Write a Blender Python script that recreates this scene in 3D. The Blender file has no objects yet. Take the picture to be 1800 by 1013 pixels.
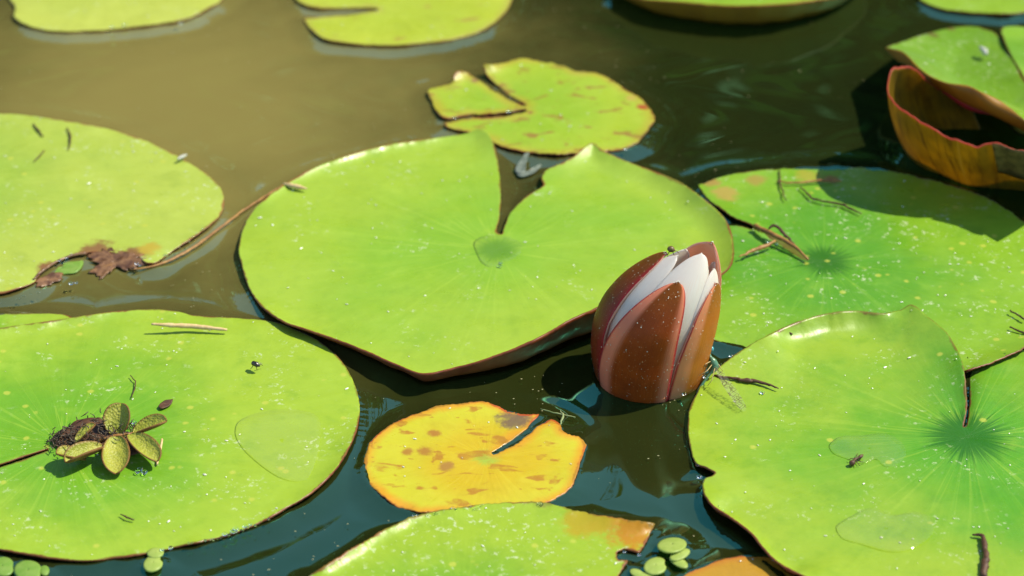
import bpy, bmesh, math, random
import numpy as np
from mathutils import Vector, Matrix, kdtree, noise as mnoise

R_ = math.radians
scene = bpy.context.scene
COL = scene.collection
random.seed(7); rng = np.random.default_rng(7)

# ------------------------------------------------------------------ camera, sky, sun, exposure
LENS, SENSOR = 85.0, 36.0
PITCH, DIST = R_(31.0), 1.2
CAMH = DIST * math.sin(PITCH); CAMY = -DIST * math.cos(PITCH)
cam = bpy.data.cameras.new('camera'); cam_o = bpy.data.objects.new('camera', cam); COL.objects.link(cam_o)
cam.lens = LENS; cam.sensor_width = SENSOR; cam.clip_start = 0.02; cam.clip_end = 1000
cam_o.location = (0, CAMY, CAMH); cam_o.rotation_euler = (R_(90) - PITCH, 0, 0)
cam.dof.use_dof = True; cam.dof.focus_distance = 1.10; cam.dof.aperture_fstop = 8.5
scene.camera = cam_o
SUN_EL, SUN_AZ = R_(54), R_(77)            # azimuth clockwise from +Y (the far side): light from the right, a little behind
SUN_DIR = Vector((math.cos(SUN_EL) * math.sin(SUN_AZ), math.cos(SUN_EL) * math.cos(SUN_AZ), math.sin(SUN_EL)))
world = bpy.data.worlds.new('World'); scene.world = world; world.use_nodes = True
wn = world.node_tree.nodes; bg = wn['Background']
sky = wn.new('ShaderNodeTexSky'); sky.sky_type = 'NISHITA'; sky.sun_disc = False
sky.sun_elevation = SUN_EL; sky.sun_rotation = SUN_AZ; sky.air_density = 1.0; sky.dust_density = 0.2; sky.ozone_density = 2.0
world.node_tree.links.new(sky.outputs[0], bg.inputs[0]); bg.inputs[1].default_value = 0.15
sl = bpy.data.lights.new('sun', 'SUN'); sl.energy = 4.6; sl.angle = R_(0.53); sl.color = (1.0, 0.93, 0.76)
so = bpy.data.objects.new('sun', sl); COL.objects.link(so); so.location = SUN_DIR * 20
so.rotation_euler = SUN_DIR.to_track_quat('Z', 'Y').to_euler()
scene.view_settings.view_transform = 'Standard'; scene.view_settings.look = 'None'
scene.view_settings.exposure = 0.55; scene.view_settings.gamma = 1.0

# ------------------------------------------------------------------ helpers
FPX = 1800 * LENS / SENSOR
FWD = Vector((0, math.cos(PITCH), -math.sin(PITCH))); UP = Vector((0, math.sin(PITCH), math.cos(PITCH)))
CAMP = Vector((0, CAMY, CAMH))
def at(px, py, z=0.0):
    """photo pixel -> point on the level z above the water"""
    d = FWD * FPX + Vector((1, 0, 0)) * (px - 900) + UP * (506.5 - py)
    return CAMP + d * ((z - CAMH) / d.z)
PXM = 3850.0   # about how many photo pixels one metre covers at the bud

def tag(o, label, cat, group=None, kind=None):
    if label: o['label'] = label
    if cat: o['category'] = cat
    if group: o['group'] = group
    if kind: o['kind'] = kind
    return o
def empty(name, loc=(0, 0, 0)):
    o = bpy.data.objects.new(name, None); COL.objects.link(o); o.location = loc; o.empty_display_size = 0.01
    return o
def mesh_obj(name, verts, faces, mats, parent=None, smooth=True):
    me = bpy.data.meshes.new(name)
    me.from_pydata([tuple(v) for v in verts], [], [tuple(f) for f in faces])
    for m in (mats if isinstance(mats, (list, tuple)) else [mats]): me.materials.append(m)
    if smooth: me.polygons.foreach_set('use_smooth', [True] * len(me.polygons))
    me.update()
    o = bpy.data.objects.new(name, me); COL.objects.link(o)
    if parent:
        o.parent = parent; o.matrix_parent_inverse = Matrix.Translation(-Vector(parent.location))
    return o
def recentre(o):
    me = o.data; c = Vector((0, 0, 0))
    co = np.empty(len(me.vertices) * 3); me.vertices.foreach_get('co', co); co = co.reshape(-1, 3)
    c = Vector(((co[:, 0].min() + co[:, 0].max()) / 2, (co[:, 1].min() + co[:, 1].max()) / 2, co[:, 2].min()))
    me.transform(Matrix.Translation(-c)); o.location = c
    return o
def grid_mesh(name, P, mats, parent=None, closed=False, attrs=None):
    """P: rows x cols x 3 numpy grid -> mesh; closed joins last column to first"""
    r, c = P.shape[:2]
    i = np.arange(r - 1)[:, None]; j = np.arange(c if closed else c - 1)[None, :]
    j2 = (j + 1) % c
    F = np.stack([i * c + j, i * c + j2, (i + 1) * c + j2, (i + 1) * c + j], -1).reshape(-1, 4)
    me = bpy.data.meshes.new(name)
    me.vertices.add(r * c); me.vertices.foreach_set('co', P.reshape(-1).astype(np.float32))
    me.loops.add(F.size); me.loops.foreach_set('vertex_index', F.reshape(-1).astype(np.int32))
    me.polygons.add(len(F)); me.polygons.foreach_set('loop_start', np.arange(0, F.size, 4, dtype=np.int32))
    me.polygons.foreach_set('use_smooth', np.ones(len(F), bool))
    me.update(calc_edges=True); me.validate()
    for k, a in (attrs or {}).items():
        if a.ndim == 3:
            at_ = me.attributes.new(k, 'FLOAT_VECTOR', 'POINT'); at_.data.foreach_set('vector', a.reshape(-1).astype(np.float32))
        else:
            at_ = me.attributes.new(k, 'FLOAT', 'POINT'); at_.data.foreach_set('value', a.reshape(-1).astype(np.float32))
    for m in (mats if isinstance(mats, (list, tuple)) else [mats]): me.materials.append(m)
    o = bpy.data.objects.new(name, me); COL.objects.link(o)
    if parent:
        o.parent = parent; o.matrix_parent_inverse = Matrix.Translation(-Vector(parent.location))
    return o
def solid(o, t, off=-1.0, matoff=0):
    m = o.modifiers.new('thickness', 'SOLIDIFY'); m.thickness = t; m.offset = off
    m.material_offset = matoff; m.material_offset_rim = matoff; m.use_even_offset = False
    return o
def cr(pts, n, closed=False):
    """centripetal-ish Catmull-Rom resampled evenly to n points; pts k x d"""
    P = np.array(pts, float)
    k = len(P)
    idx = lambda i: P[i % k] if closed else P[min(max(i, 0), k - 1)]
    out = []
    seg = k if closed else k - 1
    for i in range(seg):
        p0, p1, p2, p3 = idx(i - 1), idx(i), idx(i + 1), idx(i + 2)
        d1 = np.linalg.norm((p2 - p1)[:2]) + 1e-9
        m1 = (p2 - p0) / (np.linalg.norm((p2 - p0)[:2]) + 1e-9) * d1 * 0.9 if np.linalg.norm((p2 - p0)[:2]) > 1e-9 else (p2 - p1)
        m2 = (p3 - p1) / (np.linalg.norm((p3 - p1)[:2]) + 1e-9) * d1 * 0.9 if np.linalg.norm((p3 - p1)[:2]) > 1e-9 else (p2 - p1)
        # keep corners: damp tangents at sharp turns
        def damp(a, b):
            c = np.dot(a[:2], b[:2]) / (np.linalg.norm(a[:2]) * np.linalg.norm(b[:2]) + 1e-12)
            return max(0.0, min(1.0, (c + 0.45) / 0.9))
        m1 = m1 * damp(p1 - p0, p2 - p1) if (closed or i > 0) else m1
        m2 = m2 * damp(p2 - p1, p3 - p2) if (closed or i < seg - 1) else m2
        for s in np.linspace(0, 1, 12, endpoint=False):
            h00 = 2 * s**3 - 3 * s**2 + 1; h10 = s**3 - 2 * s**2 + s; h01 = -2 * s**3 + 3 * s**2; h11 = s**3 - s**2
            out.append(h00 * p1 + h10 * m1 + h01 * p2 + h11 * m2)
    if not closed: out.append(P[-1])
    O = np.array(out + ([out[0]] if closed else []))
    L = np.concatenate([[0], np.cumsum(np.linalg.norm(np.diff(O[:, :3] if O.shape[1] == 3 else O[:, :2], axis=0), axis=1))])
    q = np.linspace(0, L[-1], n, endpoint=not closed)
    return np.stack([np.interp(q, L, O[:, d]) for d in range(O.shape[1])], 1)
def tube_geo(path, radii, n=8, flat=1.0):
    P = np.array([tuple(p) for p in path], float); m = len(P)
    radii = np.array(radii if np.ndim(radii) else [radii] * m, float)
    T = np.gradient(P, axis=0); T /= np.linalg.norm(T, axis=1)[:, None] + 1e-12
    V = []; N = np.cross(T[0], (0.1, 0.2, 1.0)); N /= np.linalg.norm(N) + 1e-12
    for i in range(m):
        N = N - T[i] * np.dot(N, T[i]); N /= np.linalg.norm(N) + 1e-12; B = np.cross(T[i], N)
        for k in range(n):
            a = 2 * math.pi * k / n
            V.append(P[i] + radii[i] * (math.cos(a) * N + math.sin(a) * B * flat))
    F = [(i * n + k, i * n + (k + 1) % n, (i + 1) * n + (k + 1) % n, (i + 1) * n + k) for i in range(m - 1) for k in range(n)]
    F.append(tuple(range(n - 1, -1, -1))); F.append(tuple((m - 1) * n + k for k in range(n)))
    return V, F
def tube(name, path, radii, mat, parent=None, n=8, flat=1.0):
    V, F = tube_geo(path, radii, n, flat)
    return mesh_obj(name, V, F, mat, parent)
def fbm(x, y, s, seed=0.0, oct=3):
    v = 0; a = 1; t = 0
    for k in range(oct):
        v += a * mnoise.noise(Vector((x * s, y * s, seed + 7.3 * k))); t += a; a *= 0.5; s *= 2.1
    return v / t

# ------------------------------------------------------------------ material helpers
class NT:
    def __init__(self, name):
        self.m = bpy.data.materials.new(name); self.m.use_nodes = True
        self.t = self.m.node_tree; self.n = self.t.nodes; self.l = self.t.links
        self.out = self.n['Material Output']; self.p = self.n['Principled BSDF']
    def set(self, sock, v):
        if isinstance(v, bpy.types.NodeSocket): self.l.new(v, sock)
        elif isinstance(v, (tuple, list)) and len(v) == 3 and sock.type == 'RGBA': sock.default_value = (*v, 1)
        else: sock.default_value = v
    def attr(self, name, out='Fac'):
        a = self.n.new('ShaderNodeAttribute'); a.attribute_name = name; return a.outputs[out]
    def coord(self, out='Object'):
        return self.n.new('ShaderNodeTexCoord').outputs[out]
    def noise(self, vec, scale, detail=3, rough=0.55, out='Fac', dist=0.0):
        a = self.n.new('ShaderNodeTexNoise'); self.set(a.inputs['Vector'], vec)
        a.inputs['Scale'].default_value = scale; a.inputs['Detail'].default_value = detail
        a.inputs['Roughness'].default_value = rough; a.inputs['Distortion'].default_value = dist
        return a.outputs[out]
    def vor(self, vec, scale, out='Distance'):
        a = self.n.new('ShaderNodeTexVoronoi'); self.set(a.inputs['Vector'], vec); a.inputs['Scale'].default_value = scale
        return a.outputs[out]
    def math(self, op, a, b=0.0, c=None):
        k = self.n.new('ShaderNodeMath'); k.operation = op; self.set(k.inputs[0], a); self.set(k.inputs[1], b)
        if c is not None: self.set(k.inputs[2], c)
        return k.outputs[0]
    def ramp(self, v, a, b, lo=0.0, hi=1.0, smooth=True):
        k = self.n.new('ShaderNodeMapRange'); k.interpolation_type = 'SMOOTHSTEP' if smooth else 'LINEAR'
        self.set(k.inputs[0], v); self.set(k.inputs[1], a); self.set(k.inputs[2], b); self.set(k.inputs[3], lo); self.set(k.inputs[4], hi)
        return k.outputs[0]
    def mix(self, f, a, b):
        k = self.n.new('ShaderNodeMix'); k.data_type = 'RGBA'
        self.set(k.inputs[0], f); self.set(k.inputs[6], a); self.set(k.inputs[7], b)
        return k.outputs[2]
    def vmul(self, v, s):
        k = self.n.new('ShaderNodeVectorMath'); k.operation = 'MULTIPLY'; self.set(k.inputs[0], v); k.inputs[1].default_value = s
        return k.outputs[0]
    def bump(self, h, strength, dist=0.001):
        k = self.n.new('ShaderNodeBump'); self.set(k.inputs['Height'], h); k.inputs['Strength'].default_value = strength
        k.inputs['Distance'].default_value = dist; self.l.new(k.outputs[0], self.p.inputs['Normal']); return k.outputs[0]
    def translucent(self, col, w):
        t = self.n.new('ShaderNodeBsdfTranslucent'); self.set(t.inputs['Color'], col)
        mx = self.n.new('ShaderNodeMixShader'); self.set(mx.inputs[0], w)
        self.l.new(self.p.outputs[0], mx.inputs[1]); self.l.new(t.outputs[0], mx.inputs[2]); self.l.new(mx.outputs[0], self.out.inputs[0])
def simple(name, c1, c2, scale=200, rough=0.6, spec=0.4, trans=0.0, bump=0.3, bdist=0.0004):
    g = NT(name); oc = g.coord(); nz = g.noise(oc, scale, 4)
    col = g.mix(g.ramp(nz, 0.3, 0.7), c1, c2)
    g.set(g.p.inputs['Base Color'], col); g.p.inputs['Roughness'].default_value = rough
    g.p.inputs['Specular IOR Level'].default_value = spec
    if bump: g.bump(nz, bump, bdist)
    if trans: g.translucent(col, trans)
    return g.m

def pad_mat(name, c1, c2, edge=(0.16, 0.035, 0.012), ew=1.6, star=None, star_r=0.14, spots=0.0, flakes=0.0, blotch=0.0,
            blotch_col=(0.16, 0.06, 0.02), warm=None, warm_w=14.0, trans=0.12, rough=0.34, streak=0.07, seed=0.0, patch=None, patch_dir=None):
    g = NT(name); oc0 = g.coord()
    mp = g.n.new('ShaderNodeMapping'); g.l.new(oc0, mp.inputs[0]); mp.inputs['Location'].default_value = (seed * 1.7, seed * 0.9, seed)
    oc = mp.outputs[0]
    dr = g.attr('dir', 'Vector'); rad = g.attr('rad'); ed = g.attr('edge')
    big = g.noise(oc, 9, 5, 0.6); fine = g.noise(oc, 420, 3)
    rb = g.math('ADD', g.math('MULTIPLY', g.math('SUBTRACT', big, 0.5), 2.2), g.ramp(rad, 0.10, 0.95, 1.15, 0.0, False))
    col = g.mix(g.ramp(rb, 0.0, 1.0), c1, c2)
    st = g.noise(g.vmul(dr, (9, 9, 0.5)), 2.2, 4, 0.6)
    stv = g.ramp(st, 0.42, 0.72, 0, streak)
    col = g.mix(stv, col, tuple(min(1, c * 1.35 + 0.012) for c in c1))
    dk = g.noise(g.vmul(dr, (7, 7, 0.4)), 3.1, 3, 0.6)
    col = g.mix(g.ramp(dk, 0.55, 0.8, 0, streak * 0.6), col, tuple(c * 0.72 for c in c2))
    vn_ = g.math('ABSOLUTE', g.math('SUBTRACT', g.noise(g.vmul(dr, (3.2, 3.2, 0.25)), 2.0, 1, 0.5), 0.5))
    vmask = g.math('MULTIPLY', g.ramp(vn_, 0.004, 0.016, 0.30, 0.0), g.ramp(rad, 0.05, 0.75, 1.0, 0.15))
    col = g.mix(vmask, col, tuple(min(1, c * 1.25 + 0.02) for c in c1))
    mott = g.noise(oc, 110, 4, 0.65); mid_ = g.noise(oc, 38, 5, 0.7)
    col = g.mix(g.ramp(mid_, 0.52, 0.72, 0, 0.30), col, tuple(min(1, c * 1.2 + 0.02) for c in c1))
    col = g.mix(g.ramp(mid_, 0.47, 0.28, 0, 0.30), col, tuple(c * 0.72 for c in c2))
    col = g.mix(g.ramp(mott, 0.45, 0.8, 0, 0.22), col, tuple(c * 0.7 for c in c2))
    if star:
        sn = g.noise(g.vmul(dr, (7, 7, 0.6)), 2.2, 5, 0.72)
        rr = g.math('SUBTRACT', rad, g.math('MULTIPLY', g.math('SUBTRACT', sn, 0.45), star_r * 1.9))
        col = g.mix(g.ramp(rr, star_r * 0.35, star_r * 0.95, 0.94, 0.0), col, star)
    if warm:
        wv = g.math('ADD', ed, g.math('MULTIPLY', g.math('SUBTRACT', g.noise(oc, 45, 4), 0.5), warm_w * 1.6))
        col = g.mix(g.ramp(wv, 0.0, warm_w, 0.9, 0.0), col, warm)
    if spots:
        vn = g.n.new('ShaderNodeTexVoronoi'); g.l.new(oc, vn.inputs['Vector']); vn.inputs['Scale'].default_value = 85
        wob = g.math('ADD', vn.outputs['Distance'], g.math('MULTIPLY', fine, 0.12))
        sm = g.ramp(wob, 0.14, 0.24, 1, 0)
        sepn = g.n.new('ShaderNodeSeparateColor'); g.l.new(vn.outputs['Color'], sepn.inputs[0])
        sm = g.math('MULTIPLY', sm, g.math('GREATER_THAN', sepn.outputs[0], 1.0 - spots))
        col = g.mix(g.math('MULTIPLY', sm, 0.75), col, (0.42, 0.46, 0.055))
    rv = None
    if flakes:
        f1 = g.noise(oc, 330, 5, 0.7); f2 = g.noise(oc, 34, 3, 0.6)
        fm = g.math('MULTIPLY', g.ramp(f1, 0.57, 0.64), g.ramp(f2, 0.56 - 0.12 * flakes, 0.72 - 0.1 * flakes))
        col = g.mix(g.math('MULTIPLY', fm, 0.7), col, (0.52, 0.58, 0.34))
    if blotch:
        bn = g.noise(g.vmul(oc, (1.0, 1.7, 1.0)), 62, 3, 0.5, dist=0.6)
        bm = g.math('MULTIPLY', g.ramp(bn, 0.70 - 0.14 * blotch, 0.76 - 0.14 * blotch, 0, 0.95), g.ramp(g.noise(oc, 190, 4, 0.7), 0.3, 0.6, 0.35, 1.0))
        b2 = g.noise(g.vmul(oc, (1.0, 1.8, 1.0)), 230, 3, 0.5)
        bm2 = g.ramp(b2, 0.74 - 0.08 * blotch, 0.79 - 0.08 * blotch, 0, 0.7)
        col = g.mix(g.math('MAXIMUM', bm, bm2), col, blotch_col)
    if patch:   # (px, py, radius px, colour) stains with a shape of their own
        for (qx, qy, qr, qc) in patch:
            c = at(qx, qy)
            gp = g.n.new('ShaderNodeNewGeometry').outputs['Position']
            sub = g.n.new('ShaderNodeVectorMath'); sub.operation = 'SUBTRACT'; g.l.new(gp, sub.inputs[0]); sub.inputs[1].default_value = (c.x, c.y, 0)
            sc = g.vmul(sub.outputs[0], (1, 1, 0))
            ln = g.n.new('ShaderNodeVectorMath'); ln.operation = 'LENGTH'; g.l.new(sc, ln.inputs[0])
            dd = g.math('ADD', ln.outputs['Value'], g.math('MULTIPLY', g.math('SUBTRACT', g.noise(oc, 75, 7, 0.75), 0.5), qr / PXM * 2.6))
            col = g.mix(g.ramp(dd, qr / PXM * 0.45, qr / PXM * 1.15, 0.92, 0), col, qc)
    en = g.math('ADD', ed, g.math('MULTIPLY', g.math('SUBTRACT', g.noise(oc, 75, 4, 0.7), 0.44), ew * 3.6))
    edge = g.mix(g.ramp(g.noise(oc, 28, 3), 0.4, 0.62), edge, tuple(c * 0.4 + d * 0.35 for c, d in zip(edge, c1)))
    col = g.mix(g.ramp(en, ew * 0.25, ew, 0.95, 0), col, edge)
    g.set(g.p.inputs['Base Color'], col)
    g.set(g.p.inputs['Roughness'], g.ramp(g.noise(oc, 60, 4), 0.3, 0.7, rough - 0.08, rough + 0.12))
    g.p.inputs['Specular IOR Level'].default_value = 0.45
    g.p.inputs['Sheen Weight'].default_value = 0.10; g.p.inputs['Sheen Roughness'].default_value = 0.3; g.p.inputs['Sheen Tint'].default_value = (1, 1, 0.93, 1)
    h = g.math('ADD', g.math('ADD', g.math('MULTIPLY', st, 0.5), g.math('MULTIPLY', mid_, 1.2)), g.math('ADD', g.math('MULTIPLY', mott, 0.5), g.math('MULTIPLY', fine, 0.18)))
    g.bump(h, 0.5, 0.0006)
    g.translucent(col, trans)
    return g.m

UNDER = simple('pad_underside_red', (0.17, 0.035, 0.010), (0.26, 0.075, 0.018), 90, 0.4, 0.5, 0.25)
UNDER_OCHRE = simple('pad_underside_ochre', (0.34, 0.15, 0.014), (0.40, 0.19, 0.018), 60, 0.45, 0.4, 0.4)

# ------------------------------------------------------------------ pond: ground, water
CONTOURS = []      # (x, y) samples where the water climbs a little against leaves and bud
G1, G2 = (0.285, 0.41, 0.028), (0.13, 0.32, 0.014)

def mat_water():
    g = NT('pond_water'); oc = g.coord()
    n1 = g.noise(oc, 3.2, 5, 0.55); n2 = g.noise(oc, 14, 5, 0.6)
    sep = g.n.new('ShaderNodeSeparateXYZ'); g.l.new(oc, sep.inputs[0])
    col = g.mix(g.ramp(n1, 0.35, 0.65), (0.009, 0.014, 0.004), (0.017, 0.021, 0.004))
    # murky tan on the left, with the warm glow there painted into the colour
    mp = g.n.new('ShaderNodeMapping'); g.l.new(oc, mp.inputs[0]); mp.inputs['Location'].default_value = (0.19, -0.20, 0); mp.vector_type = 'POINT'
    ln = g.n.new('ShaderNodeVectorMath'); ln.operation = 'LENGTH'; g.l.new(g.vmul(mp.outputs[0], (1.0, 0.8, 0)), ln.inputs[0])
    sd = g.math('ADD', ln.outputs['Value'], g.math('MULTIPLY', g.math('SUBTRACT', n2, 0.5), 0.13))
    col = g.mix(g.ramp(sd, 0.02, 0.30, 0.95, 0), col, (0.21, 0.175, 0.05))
    g.set(g.p.inputs['Base Color'], col)
    g.p.inputs['Roughness'].default_value = 0.02; g.p.inputs['IOR'].default_value = 1.75; g.p.inputs['Specular IOR Level'].default_value = 1.0; g.p.inputs['Specular Tint'].default_value = (0.12, 1.0, 0.60, 1)
    b = g.noise(oc, 22, 2, 0.4); g.bump(b, 0.3, 0.0002)
    return g.m
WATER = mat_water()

def build_water():
    fx = np.arange(-0.345, 0.3451, 0.00135); fy = np.arange(-0.27, 0.40, 0.00135)
    def ext(a, lim):
        st, v, e = 0.00135, a[-1], []
        while v < lim: st *= 1.3; v = min(v + st, lim); e.append(v)
        st, v, s = 0.00135, a[0], []
        while v > -lim: st *= 1.3; v = max(v - st, -lim); s.append(v)
        return np.concatenate([s[::-1], a, e])
    X = ext(fx, 9.0); Y = ext(fy, 9.0)
    gx, gy = np.meshgrid(X, Y)
    Z = 0.00010 * np.sin(gx * 120 + 2.1 * np.sin(gy * 61)) * np.sin(gy * 95 + 1.3) + 0.00014 * np.sin(gx * 47 - gy * 60 + 1.0) + 0.00014 * np.sin(gy * 33 + gx * 21)
    Z[(np.abs(gx) > 1.0) | (np.abs(gy) > 1.0)] = 0
    kd = kdtree.KDTree(len(CONTOURS))
    for i, (x, y) in enumerate(CONTOURS): kd.insert((x, y, 0), i)
    kd.balance()
    m = (np.abs(gx) < 0.36) & (gy > -0.29) & (gy < 0.42)
    find = kd.find
    d = np.array([find((x, y, 0))[2] for x, y in zip(gx[m], gy[m])])
    Z[m] += 0.0016 * np.exp(-d / 0.0042) - 0.00045 * np.exp(-((d - 0.012) / 0.006) ** 2)
    P = np.stack([gx, gy, Z], -1)
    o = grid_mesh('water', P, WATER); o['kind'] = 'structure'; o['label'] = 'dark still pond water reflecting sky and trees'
    return o

# ------------------------------------------------------------------ lily pads
def pad(label, outline, centre, mats, z0=0.003, thick=0.0009, w=0.012, rings=30, group=None, meniscus=True, wav=0.0005, seed=0, pw=1.7, step=4.0, jit=0.6, matoff=1):
    """outline: list of (px, py[, lift, curl width]); every rim point is placed on its own level above the water"""
    pts = [(p[0], p[1], p[2] if len(p) > 2 else 0.0, p[3] if len(p) > 3 else w) for p in outline]
    per = sum(math.hypot(pts[i][0] - pts[i - 1][0], pts[i][1] - pts[i - 1][1]) for i in range(len(pts)))
    n = int(min(1000, max(90, per / step)))
    O = cr(pts, n, closed=True)
    for i in range(n):
        a = i / n * 6.2832
        O[i, 0] += jit * 1.5 * mnoise.noise(Vector((O[i, 0] * 0.05, O[i, 1] * 0.05, seed + 3.1)))
        O[i, 0] += jit * 1.2 * mnoise.noise(Vector((O[i, 0] * 0.22, O[i, 1] * 0.22, seed + 13.1))); O[i, 1] += jit * 0.9 * mnoise.noise(Vector((O[i, 0] * 0.22, O[i, 1] * 0.22, seed + 15.1)))
        O[i, 1] += jit * 1.0 * mnoise.noise(Vector((O[i, 0] * 0.07, O[i, 1] * 0.07, seed + 9.1)))
    O[:, 2] += [0.0011 * mnoise.noise(Vector((p[0] * 0.022, p[1] * 0.022, seed + 20))) for p in O]
    c = at(centre[0], centre[1], z0)
    rim = np.array([tuple(at(p[0], p[1], z0 + p[2])) for p in O])
    L = np.hypot(rim[:, 0] - c.x, rim[:, 1] - c.y)
    R2 = rim[:, :2]
    if np.sum(R2[:, 0] * np.roll(R2[:, 1], -1) - np.roll(R2[:, 0], -1) * R2[:, 1]) < 0: R2 = R2[::-1]; rim = rim[::-1]; O = O[::-1]; L = L[::-1]
    def inside(Q):
        x, y = Q[:, 0][:, None], Q[:, 1][:, None]; x0, y0 = R2[:, 0][None], R2[:, 1][None]; x1, y1 = np.roll(R2[:, 0], -1)[None], np.roll(R2[:, 1], -1)[None]
        cond = ((y0 > y) != (y1 > y)); xi = x0 + (y - y0) / np.where(np.abs(y1 - y0) < 1e-12, 1e-12, y1 - y0) * (x1 - x0)
        return (np.sum(cond & (x < xi), 1) % 2) == 1
    def dmin(Q): return np.sqrt(((Q[:, None, :] - R2[None]) ** 2).sum(-1)).min(1)
    tg = np.roll(R2, -1, 0) - np.roll(R2, 1, 0); tg /= np.linalg.norm(tg, axis=1)[:, None] + 1e-12; nn = np.stack([-tg[:, 1], tg[:, 0]], 1)
    cand = []
    for kk, (off, stp) in enumerate(((.0007, 1), (.0016, 1), (.0028, 2), (.0043, 2), (.0062, 3), (.0085, 3))):
        q = R2[kk % stp::stp] + nn[kk % stp::stp] * off; q = q[inside(q)]
        if len(q): cand.append(q[dmin(q) > off * 0.9])
    lo, hi = R2.min(0), R2.max(0); sp = .0034
    gx, gy = np.meshgrid(np.arange(lo[0], hi[0], sp), np.arange(lo[1], hi[1], sp * .866)); gx[1::2] += sp / 2
    q = np.stack([gx.ravel(), gy.ravel()], 1) + rng.normal(0, sp * .06, (gx.size, 2)); q = q[inside(q)]; cand.append(q[dmin(q) > .0105])
    # a finer fan of points round the leaf's centre, so that the star there stays crisp
    q = np.array([(c.x + r_ * math.cos(a_), c.y + r_ * math.sin(a_)) for r_ in np.linspace(.001, .03, 14) for a_ in np.linspace(0, 6.283, 40, endpoint=False)]); q = q[inside(q)]; q = q[dmin(q) > .0015]; cand.append(q)
    allp = np.concatenate([R2] + cand)
    from mathutils.geometry import delaunay_2d_cdt
    vs, es, fs, *_r = delaunay_2d_cdt([Vector((x, y)) for x, y in allp], [(i, (i + 1) % n) for i in range(n)], [], 1, 1e-6)
    V2 = np.array([tuple(v) for v in vs]); Dm = np.zeros(len(V2)); Hh = np.zeros(len(V2)); Ww = np.zeros(len(V2))
    for i0 in range(0, len(V2), 1500):
        d2 = ((V2[i0:i0 + 1500, None, :] - R2[None]) ** 2).sum(-1); wt = 1 / (d2 + 9e-8) ** 2; sw = wt.sum(1)
        Dm[i0:i0 + 1500] = np.sqrt(d2.min(1)); Hh[i0:i0 + 1500] = (wt * O[None, :, 2]).sum(1) / sw; Ww[i0:i0 + 1500] = (wt * O[None, :, 3]).sum(1) / sw
    Z = z0 + Hh * np.clip(1 - Dm / np.maximum(Ww, 1e-4), 0, 1) ** pw
    if wav: Z += wav * 2.0 * np.array([fbm(x, y, 22, seed, 2) for x, y in V2])
    ang = np.arctan2(V2[:, 1] - c.y, V2[:, 0] - c.x); rr_ = np.hypot(V2[:, 0] - c.x, V2[:, 1] - c.y) / np.percentile(L, 70)
    o = mesh_obj('lily_pad', np.column_stack([V2, Z]), fs, mats)
    me = o.data
    for nm, arr in (('rad', rr_), ('edge', Dm * 1000.0)): me.attributes.new(nm, 'FLOAT', 'POINT').data.foreach_set('value', arr.astype(np.float32))
    me.attributes.new('dir', 'FLOAT_VECTOR', 'POINT').data.foreach_set('vector', np.stack([np.cos(ang), np.sin(ang), rr_], 1).ravel().astype(np.float32))
    if sum(p.normal.z for p in me.polygons) < 0: me.flip_normals()
    recentre(o); solid(o, thick, -1.0, matoff)
    tag(o, label, 'lily pad', group)
    if meniscus:
        for p, q, l in zip(rim, O, L):
            f = 1 - min(1, q[3] * 0.8 / max(l, 1e-4)) if q[2] > 0.005 else 1.0
            CONTOURS.append((c.x + (p[0] - c.x) * f, c.y + (p[1] - c.y) * f))
    return o

GRP = None
# big pad in the middle: notch at the back, front margin curled up, red below
mA = pad_mat('pad_green_clean', (0.285, 0.41, 0.032), (0.19, 0.365, 0.022), ew=1.1, edge=(0.22, 0.05, 0.015), star=(0.10, 0.26, 0.010), star_r=0.11, flakes=0.2, seed=1)
A = pad('large clean light green lily pad behind the flower bud, red front edge curled up',
  [(882,412),(887,395),(900,370),(925,346),(955,326,.001),(952,313,.001),(960,299,.002),(985,288,.003),(1010,274,.004),(1030,257,.006),(1043,252,.006),
   (1060,264,.005),(1100,282,.004),(1150,300,.004),(1195,320,.005),(1230,345,.006),(1260,370,.006),(1280,395,.006),(1288,430,.006),(1286,460,.006),(1270,480,.006),
   (1235,495,.012),(1180,505,.017,.012),(1120,515,.020,.012),(1070,530,.020,.011),(1040,545,.0195,.011),(1000,563,.0185,.011),(960,585,.0165,.010),(900,613,.0135,.009),(840,635,.0105,.008),
   (800,645,.0075,.006),(745,656,.007,.006),(700,641,.0065,.006),(650,620,.006,.006),(600,600,.0055,.006),(550,582,.005,.007),(500,565,.004,.008),(462,540,.001),(440,510,0),(427,475,0),
   (420,440,0),(425,405,-.0005),(440,375,-.001),(465,350,.001,.005),(500,325,.0018,.005),(540,301,.0026,.0055),(590,281,.003,.0055),(640,265,.003,.0055),(700,252,.0028,.0055),(760,243,.002,.005),(815,236,.001),(845,228,.003),
   (862,240,.003),(872,270,.001),(877,300,0),(880,340,0),(878,380,0),(873,408,0)], (873,440), [mA, UNDER], z0=.0038, w=.013, seed=1)

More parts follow.
